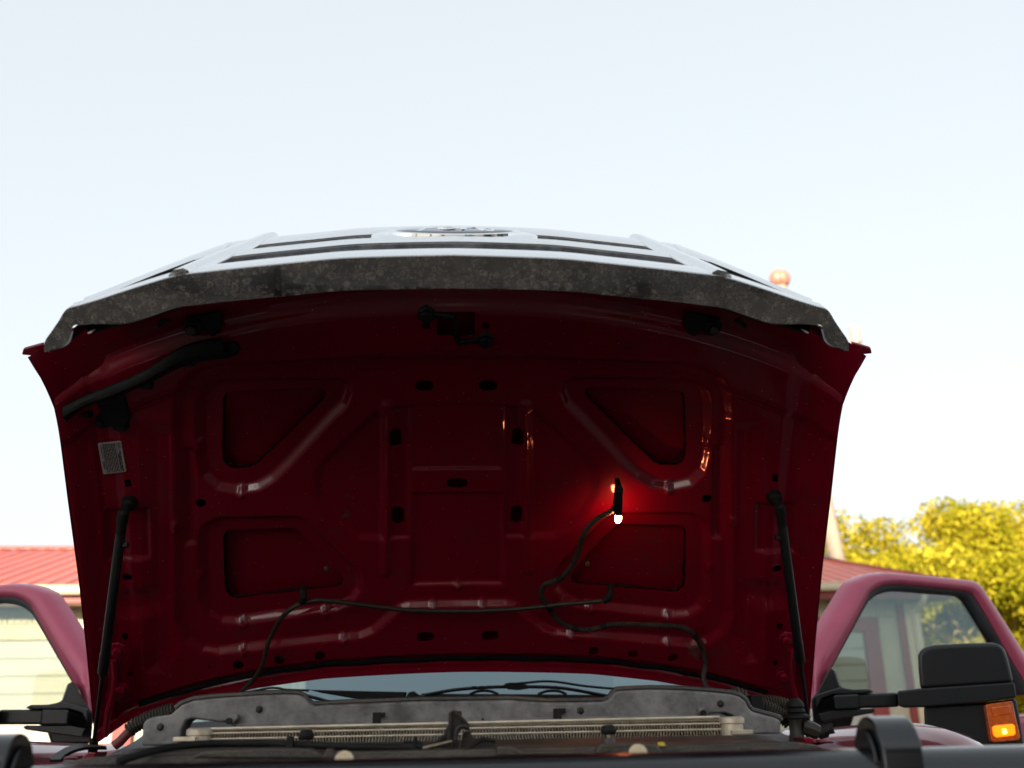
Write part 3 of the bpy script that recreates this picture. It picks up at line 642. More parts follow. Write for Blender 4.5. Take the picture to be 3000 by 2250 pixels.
# dark sealant beads round the four window openings
for W in (W1, W2):
    for sg in (-1, 1):
        bp = [np.array([p[0], p[1], 0]) for p in polyuv(W)]; bp = spline(bp+[bp[0]], 5); cu = np.mean(bp, 0); pts = []
        for k, p in enumerate(bp):
            q_ = p+(cu-p)*(.012+.03*max(0, math.sin(k*1.7)*math.sin(k*.61))); hh = -.040
            pts.append(HW(q_[0]*(1 if sg < 0 else -1), q_[1], hh))
        MB().tube(pts, [.0026+.0014*math.sin(k*.9) for k in range(len(pts))], 6).build('sealant_bead', 'bead', hood, smooth=True)
# blobs of old mastic squeezed out along the opening edges
for px, py, rw in ((690, 1779, 30), (842, 1764, 26), (925, 1752, 26), (648, 1720, 10), (648, 1640, 9), (722, 1393, 20), (665, 1385, 18), (955, 1672, 12)):
    for sg in (-1, 1):
        u, v = HP(px, py, -.03); k = rw/1350.
        c = HW(u*(1 if sg < 0 else -1), v, -.040)
        vs = [c+HX*k*.6*math.cos(a)+HV*(.006*math.sin(a)+(.004 if sg > 0 else 0)) for a in np.linspace(0, 2*math.pi, 12, endpoint=False)]
        MB().prism(vs, -HN*.006).build('mastic_blob', 'mastic', hood, bevel=.002)
# warning sticker with its printed lines
stc = [HP(287, 1297), HP(355, 1290), HP(371, 1380), HP(303, 1388)]
o_, ex, ey = stc[0], stc[1]-stc[0], stc[3]-stc[0]
def _ph(uv): return float(panel_h(np.array([[uv[0]]]), np.array([[uv[1]]]), np.array([[np.interp(uv[1], SV, SU)]]))[0, 0])
_sh = max(_ph(c_) for c_ in stc); _sw = [HW(c_[0], c_[1], _sh) for c_ in stc]
def ST(a, b, h): return (_sw[0]*(1-a)+_sw[1]*a)*(1-b)+(_sw[3]*(1-a)+_sw[2]*a)*b-HN*h
stm = MB()
cor = [(0.04, 0), (.96, 0), (1, .03), (1, .97), (.96, 1), (.04, 1), (0, .97), (0, .03)]
stk = MB().prism([ST(a, b, .0022) for a, b in cor], HN*0.0015).build('warning_sticker', 'sticker', hood, label='white printed warning sticker on the hood underside')
ink = MB(); rr = random.Random(3)
def dash(a0, a1, b0, b1): ink.prism([ST(a0, b0, .0027), ST(a1, b0, .0027), ST(a1, b1, .0027), ST(a0, b1, .0027)], HN*.0004)
for k in range(8):                                    # rows of small print run along the long side
    a = .22+.067*k; b = .05
    while b < .93:
        l = rr.uniform(.04, .15); dash(a, a+.030, b, min(.96, b+l)); b += l+.022
for a, w_, b0, b1 in ((.86, .045, .30, .42), (.86, .045, .45, .62), (.86, .045, .65, .72), (.86, .045, .75, .97), (.80, .035, .38, .55), (.80, .035, .57, .90), (.10, .03, .10, .32), (.10, .03, .36, .40), (.10, .03, .43, .47)):
    dash(a, a+w_, b0, b1)
for a in (.185, .775): dash(a, a+.008, .01, .99)
b = .60
for w_ in (.030, .012, .02, .012, .03, .012, .022, .03): dash(.06, .17, b, b+w_*.6); b += w_+.012
el = [(.885+.055*math.cos(t), .14+.095*math.sin(t)) for t in np.linspace(0, 2*math.pi, 20, endpoint=False)]
ei = [(.885+.045*math.cos(t), .14+.083*math.sin(t)) for t in np.linspace(0, 2*math.pi, 20, endpoint=False)]
vs = [ST(a, b, .0027) for a, b in el]+[ST(a, b, .0027) for a, b in ei]
ink.add(vs, [(i, (i+1) % 20, 20+(i+1) % 20, 20+i) for i in range(20)]); dash(.872, .898, .085, .195)
ink.build('print', 'ink', stk)

# latch striker: a bent rod across the square pocket
zz = [HP(1245, 915), HP(1290, 917), HP(1330, 918), HP(1337, 935), HP(1338, 975), HP(1342, 992), HP(1375, 992), HP(1425, 989)]
MB().tube([HW(u, v, .016 if 1 < i < 6 else .008) for i, (u, v) in enumerate(zz)], .0058, 9).build('striker', 'black', hood, smooth=True)
for px, py in ((1250, 915), (1422, 989)):
    u, v = HP(px, py); MB().lathe(HW(u, v, .0), -HN, [(0, .017), (.010, .017), (.013, .012), (.022, .012), (.024, .008)], 6).build('striker_bolt', 'black', hood)
# rubber bump stops on brackets, one each side of the nose
for sg in (-1, 1):
    def HS(px, py, h):
        u, v = HP(px, py); return HW(u if sg < 0 else -u, v, h)
    MB().prism([HS(*p, .012) for p in [(545, 925), (650, 905), (655, 945), (640, 970), (622, 980), (612, 960), (590, 965), (548, 963)]], HN*.008).build('stop_bracket', 'black', hood, bevel=.002)
    MB().lathe(HS(570, 947, .012), -HN, [(0, .017), (.004, .017), (.005, .014), (.010, .014), (.012, .012)], 18).build('bump_stop', 'rubber', hood, smooth=True)
    MB().lathe(HS(570, 948, .024), -HN, [(0, .009), (.006, .009), (.007, .007)], 6).build('stop_bolt', 'latch', hood)
    MB().prism([HS(*p, .010) for p in [(460, 948), (500, 935), (478, 925), (475, 950), (472, 955)]], HN*.004).build('clip', 'black', hood)
    u, v = HP(219, 997); cc = HW(u if sg < 0 else -u, v, .0)
    MB().box(cc, (.026, .010, .006), (HX, HV, HN)).build('drain_slot', 'dark', hood)
# the black plastic seal shield hanging under the left nose, with its bracket
shp = crop([(405, 1315), (560, 1240), (700, 1185), (900, 1100), (1000, 1040), (1080, 990), (1160, 940), (1250, 905), (1430, 880), (1470, 980), (1380, 985), (1270, 1005), (1180, 1030), (1100, 1060), (1020, 1105), (950, 1140), (830, 1190), (690, 1255), (640, 1262), (550, 1290), (470, 1340), (420, 1385)], 0, 600, 2.212)
n_ = len(shp)
half = shp[:9][::1]; low = shp[9:][::-1]
up_ = spline(half, 4); lo_ = spline(low, 3)
def resample(p, n):
    p = np.array(p); s = np.r_[0, np.cumsum(np.linalg.norm(np.diff(p, axis=0), axis=1))]; q_ = np.linspace(0, s[-1], n)
    return np.stack([np.interp(q_, s, p[:, k]) for k in range(p.shape[1])], 1)
ua = resample(up_, 34); la = resample(lo_, 34)
rows = []
for k in range(5):
    t = k/4; row = []
    for a, b in zip(ua, la):
        b2 = b+np.array([4., 14.]); p = a+(b2-a)*t; u, v = HP(p[0], p[1], .030); row.append(HW(u, v, .030+.012*math.sin(math.pi*t)-.008*t))
    rows.append(row)
MB().sheet(rows, HN*.010).build('seal_shield', 'rubber', hood, smooth=True, angle=35)
u, v = HP(679, 1020, .01); MB().lathe(HW(u, v, .0), -HN, [(0, .014), (.015, .014), (.018, .008)], 12).build('shield_clip', 'black', hood)
for px, py in ((428, 1128), (553, 1060)):
    u, v = HP(px, py, .015); MB().box(HW(u, v, .01), (.022, .014, .022), (HX, HV, HN)).build('shield_tab', 'black', hood, bevel=.002)
MB().prism([HW(*HP(*p, .012), .012) for p in crop([(620, 1290), (700, 1280), (800, 1220), (825, 1300), (840, 1400), (800, 1455), (735, 1470), (720, 1440), (650, 1455), (612, 1430), (620, 1390), (655, 1350)], 0, 600, 2.212)], HN*.010).build('shield_bracket', 'black', hood, bevel=.003)
for px, py in ((258, 1206), (297, 1228), (362, 1245)):
    u, v = HP(px, py); MB().lathe(HW(u, v, -.002), -HN, [(0, .011), (.008, .011), (.010, .007), (.018, .007)], 6).build('shield_bolt', 'black', hood)
u, v = HP(2390, 1200); MB().lathe(HW(u, v, -.002), -HN, [(0, .012), (.006, .012), (.010, .009)], 10).build('plug', 'rubber', hood)

# hinge arms bolted near the rear corners
HG = crop([(716, 858), (770, 850), (805, 872), (815, 905), (792, 960), (788, 1030), (800, 1075), (830, 1110), (836, 1160), (805, 1205), (765, 1270), (745, 1320), (745, 1430), (735, 1442), (722, 1420), (700, 1428), (690, 1500), (650, 1510), (650, 1320), (672, 1220), (690, 1180), (705, 1110), (700, 1010), (700, 940)], 0, 1500, 2.212)
for sg in (-1, 1):
    pts = [HW(*HP(*p, .030), .030-(0 if p[1] < 2020 else min(.03, (p[1]-2020)*.0004))) for p in HG]
    if sg > 0: pts = mirror(pts)
    MB().prism(pts, HN*.007).build('hinge_arm', 'paint', hood, bevel=.002)
    rb = spline([HW(*HP(x, y, .030), .034) for x, y in ((334, 1930), (338, 1985), (330, 2040), (318, 2085), (310, 2150))], 4)
    if sg > 0: rb = mirror(rb)
    MB().tube(rb, .007, 8).build('hinge_rib', 'paint', hood, smooth=True)
    for px, py in ((346, 1903), (356, 2013)):
        u, v = HP(px, py, .03); c = HW(u if sg < 0 else -u, v, .030)
        MB().lathe(c, -HN, [(0, .017), (.003, .017), (.0035, .0105), (.011, .010), (.012, .008)], 6).build('hinge_bolt', 'paint', hood)
        MB().lathe(c, -HN, [(0, .0165), (.0045, .0165), (.005, .014)], 18).build('hinge_washer', 'paint', hood, smooth=True)

# ------------------------------------------------------------------ chrome grille carried on the hood's nose
GL = R_(13.6); LEAN = math.tan(GL)
grille_pairs = [((1335, 749), (1337, 845), .360), ((1170, 752), (1170, 847), .360), ((1000, 758), (1000, 852), .360), ((850, 772), (850, 866), .360), ((700, 787), (655, 884), .360), ((610, 797), (590, 892), .357), ((520, 808), (520, 901), .355), ((440, 830), (450, 924), .350), ((360, 855), (375, 946), .346),
                ((290, 878), (300, 949), .342), ((230, 896), (237, 950), .338), ((194, 907), (214, 956), .335), ((172, 940), (206, 978), .33), ((150, 972), (200, 998), .325), ((131, 1001), (180, 1016), .32), ((129, 1031), (134, 1031), .315)]
def gpt(px):
    n = .35
    for _ in range(6): u, v = HP(*px, h=n, c=False); n = .36-.11*u*u
    return np.array([u, v, n])
GO = [gpt(a) for a, b, n in grille_pairs]; GI = [gpt(b) for a, b, n in grille_pairs]
GO[0][0] = GI[0][0] = 0.0
def sym(pts, n=4):
    s = spline(pts, n); return [np.array([-p[0], p[1], p[2]]) for p in s[:0:-1]] if False else ([p for p in s[::-1]]+[np.array([-p[0], p[1], p[2]]) for p in s[1:]])
def GW(p): return HO+p[0]*HX+p[1]*HV-p[2]*HN
go, gi = sym(GO), sym(GI)
grille = MB()
rows = [[GW(a+(b-a)*t) for a, b in zip(go, gi)] for t in (0, .33, .67, 1)]
grille.sheet(rows, HN*.004)
grille = grille.build('grille', 'chrome_dirty', truck, smooth=True, angle=30, label='chrome grille shell with water-spotted underside flange')
GOA = np.array(go); order = np.argsort(GOA[:, 0]); GOA = GOA[order]
def gcurve(u): return float(np.interp(u, GOA[:, 0], GOA[:, 1])), float(np.interp(u, GOA[:, 0], GOA[:, 2]))
def gface(u, dn, dep=0.0, out=0.0):
    v, n = gcurve(u); return GW((u, v-dn*LEAN-dep+out, n-dn))
def gbar(name, us, f0, f1, dfun, m='chrome', rnd=.006, bulge=.004, d0=0.0):
    rows = []
    for u in us:
        a, b = f0(u), f1(u); k = min(rnd, (b-a)*.4); depth = dfun(u) if callable(dfun) else dfun
        sec = [(a, depth), (a, k), (a+k*.3, k*.3), (a+k, 0), ((a+b)/2, -bulge), (b-k, 0), (b-k*.3, k*.3), (b, k), (b, depth)]
        rows.append([gface(u, d, dp+d0) for d, dp in sec])
    n, m_ = len(rows), len(rows[0]); B = MB(); vs = [p for r in rows for p in r]
    fs = [(i*m_+j, i*m_+(j+1) % m_, (i+1)*m_+(j+1) % m_, (i+1)*m_+j) for i in range(n-1) for j in range(m_)]
    fs += [tuple(range(m_))[::-1], tuple(range((n-1)*m_, n*m_))]
    B.add(vs, fs); return B.build(name, m, grille, smooth=True, angle=50)
UT = float(GOA[-1, 0])-.002; UC = float(-GO[11][0]); uc = np.linspace(-.372, .372, 41)
ub = np.concatenate([np.linspace(-UT, -.36, 18), np.linspace(-.35, .35, 40), np.linspace(.36, UT, 18)])
bb = lambda u: .004
bt = lambda u: .078 if abs(u) < .365 else .056-.026*min(1, (abs(u)-.365)/(UC-.365))
gbar('lower_bar', ub, bb, bt, lambda u: .040-.030*min(1, max(0, (abs(u)-.40)/(UC-.40))))
gbar('middle_bar', uc, lambda u: .148, lambda u: .186, .045)
gbar('upper_bar', uc, lambda u: .250, lambda u: .335, .045)
for sg in (-1, 1):
    us = np.linspace(.36, UC-.006, 20)*sg; WS = UC-.006-.36
    fo = lambda u: .225-.185*((abs(u)-.36)/WS)**1.5
    fi = lambda u: fo(u)+.115-.09*((abs(u)-.36)/WS)
    gbar('outer_bar', us, fo, fi, .05)
    gbar('nostril_lining', us, lambda u: fo(u)-.003, lambda u: fo(u)-.0012, .044, 'dark', .0004, 0, .003)
    # slanted divider ridge
    a = [gface(sg*(.365-.065*t), .0+.335*t, 0, .012) for t in np.linspace(0, 1, 10)]
    rows = []
    for t in np.linspace(0, 1, 12):
        u = sg*(.368-.062*t); d = .012+.320*t
        row = [gface(u-.015, d, .012), gface(u-.014, d, -.003), gface(u-.007, d, -.008), gface(u+.007, d, -.008), gface(u+.014, d, -.003), gface(u+.015, d, .012)]
        rows.append(row)
    MB().sheet(rows, -HV*.008).build('divider', 'chrome', grille, smooth=True, angle=60)
    # dark mesh behind the outer nostril
    P = [[gface(sg*u, d, .045) for d in (bt(u)-.01, (bt(u)+fi(u))/2, fi(u))] for u in np.linspace(.375, UC-.02, 8)]
    MB().sheet(P, -HV*.004).build('nostril_backing', 'dark', grille)
    for u in (.40, .43, .46):
        MB().prism([gface(sg*u, bt(u)-.005, .012), gface(sg*u, bt(u)-.005, .04), gface(sg*u, fo(u)+.01, .04), gface(sg*u, fo(u)+.01, .012)], HX*.004).build('nostril_fin', 'black', grille)
# dull water-marked undersides that show through the slots
gbar('slot_lining', uc, lambda u: .1455, lambda u: .1470, .036, 'galv', .0004, 0, .004)
gbar('slot_lining', uc, lambda u: .2475, lambda u: .2490, .036, 'galv', .0004, 0, .004)
# black plastic baffles added to stop light leaking between flange and hood ends
for sg in (-1, 1):
    top_, bot_ = [], []
    for p in spline(GI[6:16], 3):
        top_.append(GW((p[0]*(-sg), p[1]-.004, p[2]-.006)))
        vv = p[1]-.055; bot_.append(HW(p[0]*(-sg)*1.06, min(vv, float(v_front(p[0]))-.01), .012))
    mid_ = [(a*.5+b*.5)+HV*.01 for a, b in zip(top_, bot_)]
    MB().sheet([top_, mid_, bot_], HN*.004).build('end_baffle', 'black', grille, smooth=True)
# oval emblem with raised script, set across the upper slot
FU = HN*math.cos(GL)-HV*math.sin(GL); FN = HV*math.cos(GL)+HN*math.sin(GL)
ec = gface(0, .215, 0, -.003)
def oval(a, b, off, n=48): return [ec+a*math.cos(t)*HX+b*math.sin(t)*FU+off*FN for t in np.linspace(0, 2*math.pi, n, endpoint=False)]
def ovals(rings, name, m, parent):
    B = MB(); n = 48; vs = []; 
    for a, b, o in rings: vs += oval(a, b, o, n)
    fs = [(r*n+i, r*n+(i+1) % n, (r+1)*n+(i+1) % n, (r+1)*n+i) for r in range(len(rings)-1) for i in range(n)]
    fs.append(tuple(range((len(rings)-1)*n, len(rings)*n)))
    return B.add(vs, fs).build(name, m, parent, smooth=True, angle=40)
ovals([(.130, .062, -.012), (.127, .059, .001), (.116, .054, .004), (.104, .048, .004)], 'emblem_surround', 'chrome', grille)
ovals([(.102, .0475, .002), (.100, .0455, .008), (.095, .0425, .0095), (.092, .041, .0085)], 'emblem_bezel', 'chrome', grille)
em = ovals([(.092, .041, .006), (.089, .0385, .0085), (.068, .030, .0108), (.036, .016, .0119), (.005, .002, .0122)], 'emblem', 'emblem', grille)
fc = bpy.data.curves.new('script', 'FONT'); fc.body = 'Ford'; fc.size = .060; fc.shear = .35; fc.extrude = .0015; fc.align_x = 'CENTER'; fc.align_y = 'CENTER'; fc.bevel_depth = .0008; fc.space_character = .92
fo_ = bpy.data.objects.new('script_src', fc); COL.objects.link(fo_)
bpy.context.view_layer.update()
tm = bpy.data.meshes.new_from_object(fo_.evaluated_get(bpy.context.evaluated_depsgraph_get()))
COL.objects.unlink(fo_); bpy.data.objects.remove(fo_)
for v in tm.vertices:
    x, y, z = v.co; p = ec+x*1.15*HX+y*FU+(.0122-.9*(x*1.15)**2-2.0*y*y*1.0+z)*FN; v.co = Vector(p)
tm.materials.clear(); tm.materials.append(M['chrome'])
to = bpy.data.objects.new('script', tm); COL.objects.link(to); to.parent = grille; to.matrix_parent_inverse = Matrix.Translation(grille.location).inverted()

# ------------------------------------------------------------------ gas struts
for sg in (-1, 1):
    a = HW(*HP(380, 1470), .045); b = on_x(274, 2183, -.745); 
    if sg > 0: a, b = mirror([a, b])
    s_ = MB()
    d = b-a; L_ = np.linalg.norm(d); t = d/L_
    brk = .625
    st = MB().lathe(a+t*.035, t, [(0, .0078), (.004, .0096), (L_*brk-.06, .0096), (L_*brk-.055, .0103), (L_*brk-.012, .0103), (L_*brk-.006, .007), (L_*brk, .005)], 18).build('gas_strut', 'strut', truck, smooth=True, label='black gas strut propping the %s side of the hood' % ('left' if sg < 0 else 'right'))
    MB().tube([a+t*(L_*brk), b], .0042, 12).build('rod', 'black', st, smooth=True)
    MB().lathe(a-t*.012, t, [(0, .006), (.004, .0105), (.022, .0115), (.030, .0095), (.052, .0090)], 14).build('end_socket', 'rubber', st, smooth=True)
    MB().lathe(a+HN*.05, -HN, [(0, .016), (.018, .014), (.022, .008), (.05, .008)], 14).build('ball_stud', 'rubber', st, smooth=True)
    MB().box(a+t*.062+HX*.012*(-sg), (.010, .012, .010)).build('clip', 'black', st, bevel=.001)
    MB().lathe(b-t*.012, t, [(0, .0085), (.03, .0095), (.04, .004)], 12).build('end_fitting', 'black', st, smooth=True)

# ------------------------------------------------------------------ under-hood lamp with its wire, and the washer hose
lampP = np.array(HW(*HP(1812, 1470), .035))
def HH(px, py, h): u, v = HP(px, py, h); return HW(u, v, h)
lamp = MB().prism([HH(1803, 1440, .045), HH(1823, 1440, .045), HH(1825, 1478, .045), HH(1823, 1512, .045), HH(1804, 1514, .045), HH(1796, 1500, .045), HH(1801, 1470, .045)], HN*.018).build('hood_lamp', 'rubber', truck, bevel=.003, label='small black socket with a lit bulb under the hood')
MB().prism([HH(1806, 1425, .03), HH(1822, 1425, .03), HH(1825, 1452, .04), HH(1806, 1452, .04)], HN*.03).build('mount', 'black', lamp, bevel=.002)
c = HH(1812, 1508, .036); ax_ = -HV
MB().lathe(c, ax_, [(0, .0056), (.004, .0068), (.010, .0070), (.015, .0062), (.018, .0042), (.0196, .0015)], 18).build('bulb', 'bulb', lamp, smooth=True)
w1 = crop([(482, 290), (474, 350), (435, 425), (380, 460), (325, 492), (270, 545), (235, 610), (210, 690), (180, 770), (140, 830), (80, 880), (0, 908)], 1600, 1300, 2.212)
w2 = crop([(1757, 918), (1735, 965), (1755, 1020), (1800, 1080), (1850, 1145), (1930, 1190), (2030, 1205), (2120, 1192)], 800, 1300, 2.212)
w3 = crop([(400, 1175), (520, 1170), (640, 1176), (800, 1180), (900, 1196), (965, 1245), (1012, 1330), (1032, 1430), (1020, 1520), (1055, 1610), (1075, 1680)], 1600, 1300, 2.212)
wp = w1+w2+w3
path = spline([HH(x, y, .028 if y < 1930 else .028+(y-1930)*.0006) for x, y in wp], 14)
p_ = resample(path, 520); rads = [.0052+.0009*((i//2) % 2) for i in range(520)]
wire = MB().tube(p_, rads, 8).build('lamp_wire', 'loom', truck, smooth=True, angle=30, label='dusty corrugated wire loom snaking down from the hood lamp')
for k in (150, 215, 262, 300, 420):
    MB().tube(p_[k:k+9], .0068, 8).build('tape_wrap', 'rubber', wire, smooth=True)
h1 = crop([(1500, 1690), (1560, 1610), (1640, 1530), (1700, 1430), (1735, 1300), (1790, 1180), (1850, 1100), (1930, 1045), (2010, 1022)], 0, 1300, 2.212)
h2 = crop([(330, 1015), (550, 1040), (720, 1062), (900, 1080), (1200, 1086), (1420, 1080), (1600, 1070), (1880, 1040), (2130, 1020)], 800, 1300, 2.212)
path = spline([HH(x, y, .03) for x, y in h1+h2], 8)
hose = MB().tube(path, .0050, 10).build('washer_hose', 'loom', truck, smooth=True, label='thin washer hose draped across the hood underside')
for (x0, y0), (x1, y1), (x2, y2) in (((884, 1764), (889, 1748), (888, 1722)), ((1768, 1760), (1785, 1752), (1790, 1715))):
    MB().tube([HH(x0, y0, .032), HH(x1, y1, .032), HH((x1+x2)/2, (y1+y2)/2, .026), HH(x2, y2, .01)], [.008, .0082, .0075, .006], 10).build('nozzle_elbow', 'rubber', hose, smooth=True)

# ------------------------------------------------------------------ grille guard in front of the radiator
GY = 1.03
gd_ = MB().tube([(x, GY+0.05*max(0, (abs(x)-.55))**1.5, on_y(1335, 2214, GY)[2]-.034-.10*max(0, abs(x)-.75)) for x in np.linspace(-.98, .98, 40)], .033, 28).build('grille_guard', 'guard', truck, smooth=True, label='black powder-coated tube grille guard across the front')
for sg in (-1, 1):
    pr = []
    for a in np.linspace(0, math.pi, 15): pr.append((GY-.036*math.cos(a)*1.0, 1.462+.036*math.sin(a)))
    pr += [(GY+.036, .62), (GY-.036, .62)]
    up = MB().prism([(sg*.410, y, z) for y, z in pr], (sg*.040, 0, 0)).build('upright', 'guard', gd_, bevel=.0025)
    pin = [((y-GY)*.72+GY, (z-1.462)*.78+1.458 if z > 1 else z) for y, z in pr]
    MB().prism([(sg*.4085, y, z) for y, z in pin], (sg*-.0035, 0, 0)).build('side_plate', 'guard', up, bevel=.001)
MB().tube([(x, GY, .80) for x in np.linspace(-.9, .9, 6)], .03, 20).build('lower_tube', 'guard', gd_, smooth=True)

# ------------------------------------------------------------------ radiator support, condenser, shield, latch
RP = [(413, 2185), (418, 2120), (428, 2109), (445, 2101), (500, 2093), (515, 2080), (532, 2066), (565, 2053), (623, 2046), (691, 2042), (759, 2037), (826, 2034), (870, 2035), (890, 2042), (902, 2056), (918, 2068), (1000, 2063), (1240, 2054), (1500, 2051), (1600, 2058), (1765, 2056), (1785, 2048), (1795, 2034), (1806, 2025), (1830, 2023), (1905, 2020), (2000, 2022), (2075, 2027), (2143, 2034), (2168, 2042), (2185, 2056), (2192, 2072), (2203, 2085), (2225, 2091), (2261, 2100), (2284, 2108), (2288, 2115), (2288, 2150), (2162, 2152), (2157, 2112), (2148, 2096), (2125, 2088), (2085, 2091), (2070, 2104), (1600, 2116), (1250, 2124), (900, 2132), (690, 2134), (676, 2124), (668, 2116), (640, 2116), (560, 2106), (543, 2112), (533, 2135), (526, 2185)]
sup = MB().prism([on_y(x, y, 1.50) for x, y in RP], (0, .045, 0)).build('radiator_support', 'panelgrey', truck, bevel=.004, seg=3, label='weathered grey radiator support panel')
top = [p for p in RP[5:37]]
lip = [on_y(x, y, 1.52)+np.array([0, 0, .002]) for x, y in top]
MB().tube(lip, .0045, 8).build('top_lip', 'shield', sup, smooth=True)
MB().prism([on_y(x, y, 1.493) for x, y in [(690, 2120), (1250, 2110), (1600, 2102), (2040, 2094), (2040, 2106), (1600, 2116), (1250, 2124), (690, 2132)]], (0, .006, 0)).build('lower_strip', 'panelgrey', sup, bevel=.001)
for pts in ([(660, 2116), (664, 2095), (672, 2089), (695, 2092), (697, 2104), (682, 2122)], [(2050, 2096), (2045, 2074), (2062, 2066), (2076, 2080), (2077, 2098), (2060, 2100)]):
    MB().prism([on_y(x, y, 1.485) for x, y in pts], (0, .02, 0)).build('mount_ear', 'panelgrey', sup, bevel=.003)
    cx_, cy_ = (672, 2113) if pts[0][0] < 1000 else (2059, 2090)
    MB().lathe(on_y(cx_, cy_, 1.486), (0, -1, 0), [(0, .0045), (.006, .0045)], 12).build('pin', 'black', sup)
for px in (1108, 2340-703):
    y0 = 2095 if px < 1500 else 2083
    MB().box(on_y(px-4, y0+12, 1.478), (.011, .012, .018)).build('spring_clip', 'rubber', sup, bevel=.001)
    MB().box(on_y(px+8, y0-1, 1.497), (.012, .006, .006)).build('slot', 'dark', sup)
MB().lathe(on_y(1414, 2107, 1.495), (0, -1, 0), [(0, .0018), (.004, .0018)], 10).build('pin', 'dark', sup)
for px, py in ((470, 2130), (760, 2078), (1700, 2082), (2110, 2062)):
    MB().lathe(on_y(px, py, 1.50), (0, -1, 0), [(0, .0055), (.0015, .0055), (.0018, .0036), (.0045, .0034), (.005, .0025)], 6).build('support_bolt', 'latch', sup)
MB().box((.012, 1.60, 1.18), (.88, .05, .57)).build('core_backing', 'dark', sup)

cond = MB().box(on_y(1360, 2122, 1.47)+np.array([0, .004, 0]), (.758, .010, .005)).build('condenser', 'alu', truck, bevel=.0015, label='aluminium condenser with tubes and fins behind the shield')
def cline(y0, y1, xa=596, xb=2136):
    return on_y(xa, y0, 1.47), on_y(xb, y1, 1.47)
TUBES = [((618, 2136), (2108, 2101)), ((597, 2149), (2132, 2119)), ((592, 2166), (2136, 2136)), ((592, 2184), (2136, 2153))]
TP = [(on_y(*a, 1.468), on_y(*b, 1.468)) for a, b in TUBES]
for a, b in TP[:3]:
    MB().tube([a, (a+b)/2, b], [.0014 if a is not TP[0][0] else .0023]*3, 8).build('tube', 'alu', cond, smooth=True)
fins = MB(); rf = random.Random(5)
for r_i in range(3):
    a0, b0 = TP[r_i]; a1, b1 = TP[r_i+1]; n = 170
    for k in range(n):
        t = (k+.5)/n; p = a0+(b0-a0)*(.008+.984*t); q_ = a1+(b1-a1)*(.008+.984*t); j = rf.uniform(-.0006, .0006); sl_ = .0010*math.sin(k*.09+r_i)+j
        p = p+np.array([sl_, 0, 0]); q_ = q_-np.array([sl_, 0, 0]); w_ = .0008
        vs = [p+(-w_, -.001, 0), p+(w_, -.001, 0), q_+(w_, -.001, 0), q_+(-w_, -.001, 0), p+(-w_, .016, 0), p+(w_, .016, 0), q_+(w_, .016, 0), q_+(-w_, .016, 0)]
        fins.add(vs, [(0, 1, 2, 3), (4, 7, 6, 5), (0, 3, 7, 4), (1, 5, 6, 2)])
fo = fins.build('fin_rows', 'fin', cond); fo['kind'] = 'stuff'
for px, py, h_ in ((586, 2133, .05), (2142, 2099, .06)):
    p = on_y(px, py, 1.468); MB().lathe(p, (0, 0, -1), [(0, .0145), (.002, .0178), (.009, .0178), (.010, .0155), (.05, .0155), (.12, .0155)], 20).build('header_tank', 'alu', cond, smooth=True)
for px, py in ((545, 2165), (548, 2182), (2170, 2145)):
    MB().box(on_y(px, py, 1.455), (.030, .02, .006)).build('bracket', 'alu', cond, bevel=.001)

def shield_z(x, zc): return zc-.035*max(0, (abs(x)-.40)/.10)**2
zA = on_y(1335, 2171, 1.42)[2]; zB = on_y(1335, 2187, 1.40)[2]; zC = on_y(1335, 2205, 1.24)[2]
prof = [(1.43, zA-.05), (1.425, zA), (1.415, zA), (1.405, zB+.002), (1.395, zB), (1.33, (zB+zC)/2+.003), (1.26, zC), (1.25, zC+.004), (1.24, zC+.003), (1.235, zC-.03), (1.23, zC-.12)]
rows = [[(x, y, shield_z(x+.005, z)) for y, z in prof] for x in np.linspace(-.500, .490, 50)]
shield = MB().sheet(rows, (0, .003, -.004)).build('sight_shield', 'shield', truck, smooth=True, angle=30, label='dusty black plastic sight shield over the radiator top')
for pts, y in (([(560, 2222), (590, 2200), (800, 2190), (905, 2192), (940, 2205), (955, 2225)], 1.20), ([(1745, 2210), (1756, 2180), (1830, 2176), (1920, 2178), (1935, 2196), (1945, 2212)], 1.20), ([(945, 2222), (955, 2196), (965, 2190), (975, 2204), (982, 2225)], 1.17), ([(1455, 2215), (1455, 2186), (1500, 2184), (1530, 2200), (1700, 2200), (1760, 2212)], 1.22)):
    MB().prism([on_y(a, b, y) for a, b in pts], (0, .025, 0)).build('rib_block', 'shield', shield, bevel=.003)
for px, py, rp in ((1009, 2229, 27), (1869, 2209, 27)):
    c = on_y(px, py, 1.14); MB().lathe(c, (0, -1, 0), [(0, rp/2917*1.1), (.003, rp/2917*1.1), (.005, rp/2917*.95)], 24).build('fastener_cap', 'cream_cap', shield, smooth=True)
MB().prism([on_y(a, b, 1.235) for a, b in [(1926, 2175), (1945, 2174), (1951, 2185), (1930, 2185)]], (0, .002, 0)).build('paper_tag', 'tag', shield)
for cap, stem in (((897, 2153), (898, 2180)), ((1783, 2138), (1783, 2170))):
    c = on_y(*cap, 1.36); b_ = on_y(*stem, 1.36)
    bs = MB().lathe(c+np.array([0, 0, .006]), (0, 0, -1), [(0, .006), (.002, .0085), (.006, .0108), (.010, .0102), (.012, .008)], 8).build('hood_stop', 'rubber', shield, bevel=.001)
    MB().lathe(c, (0, 0, -1), [(0, .0026), (.02, .0026)], 10).build('stop_stem', 'cream_cap', shield)
    MB().lathe(b_+np.array([0, 0, .004]), (0, 0, -1), [(0, .007), (.003, .009), (.02, .010)], 14).build('stop_base', 'shield', shield, smooth=True)

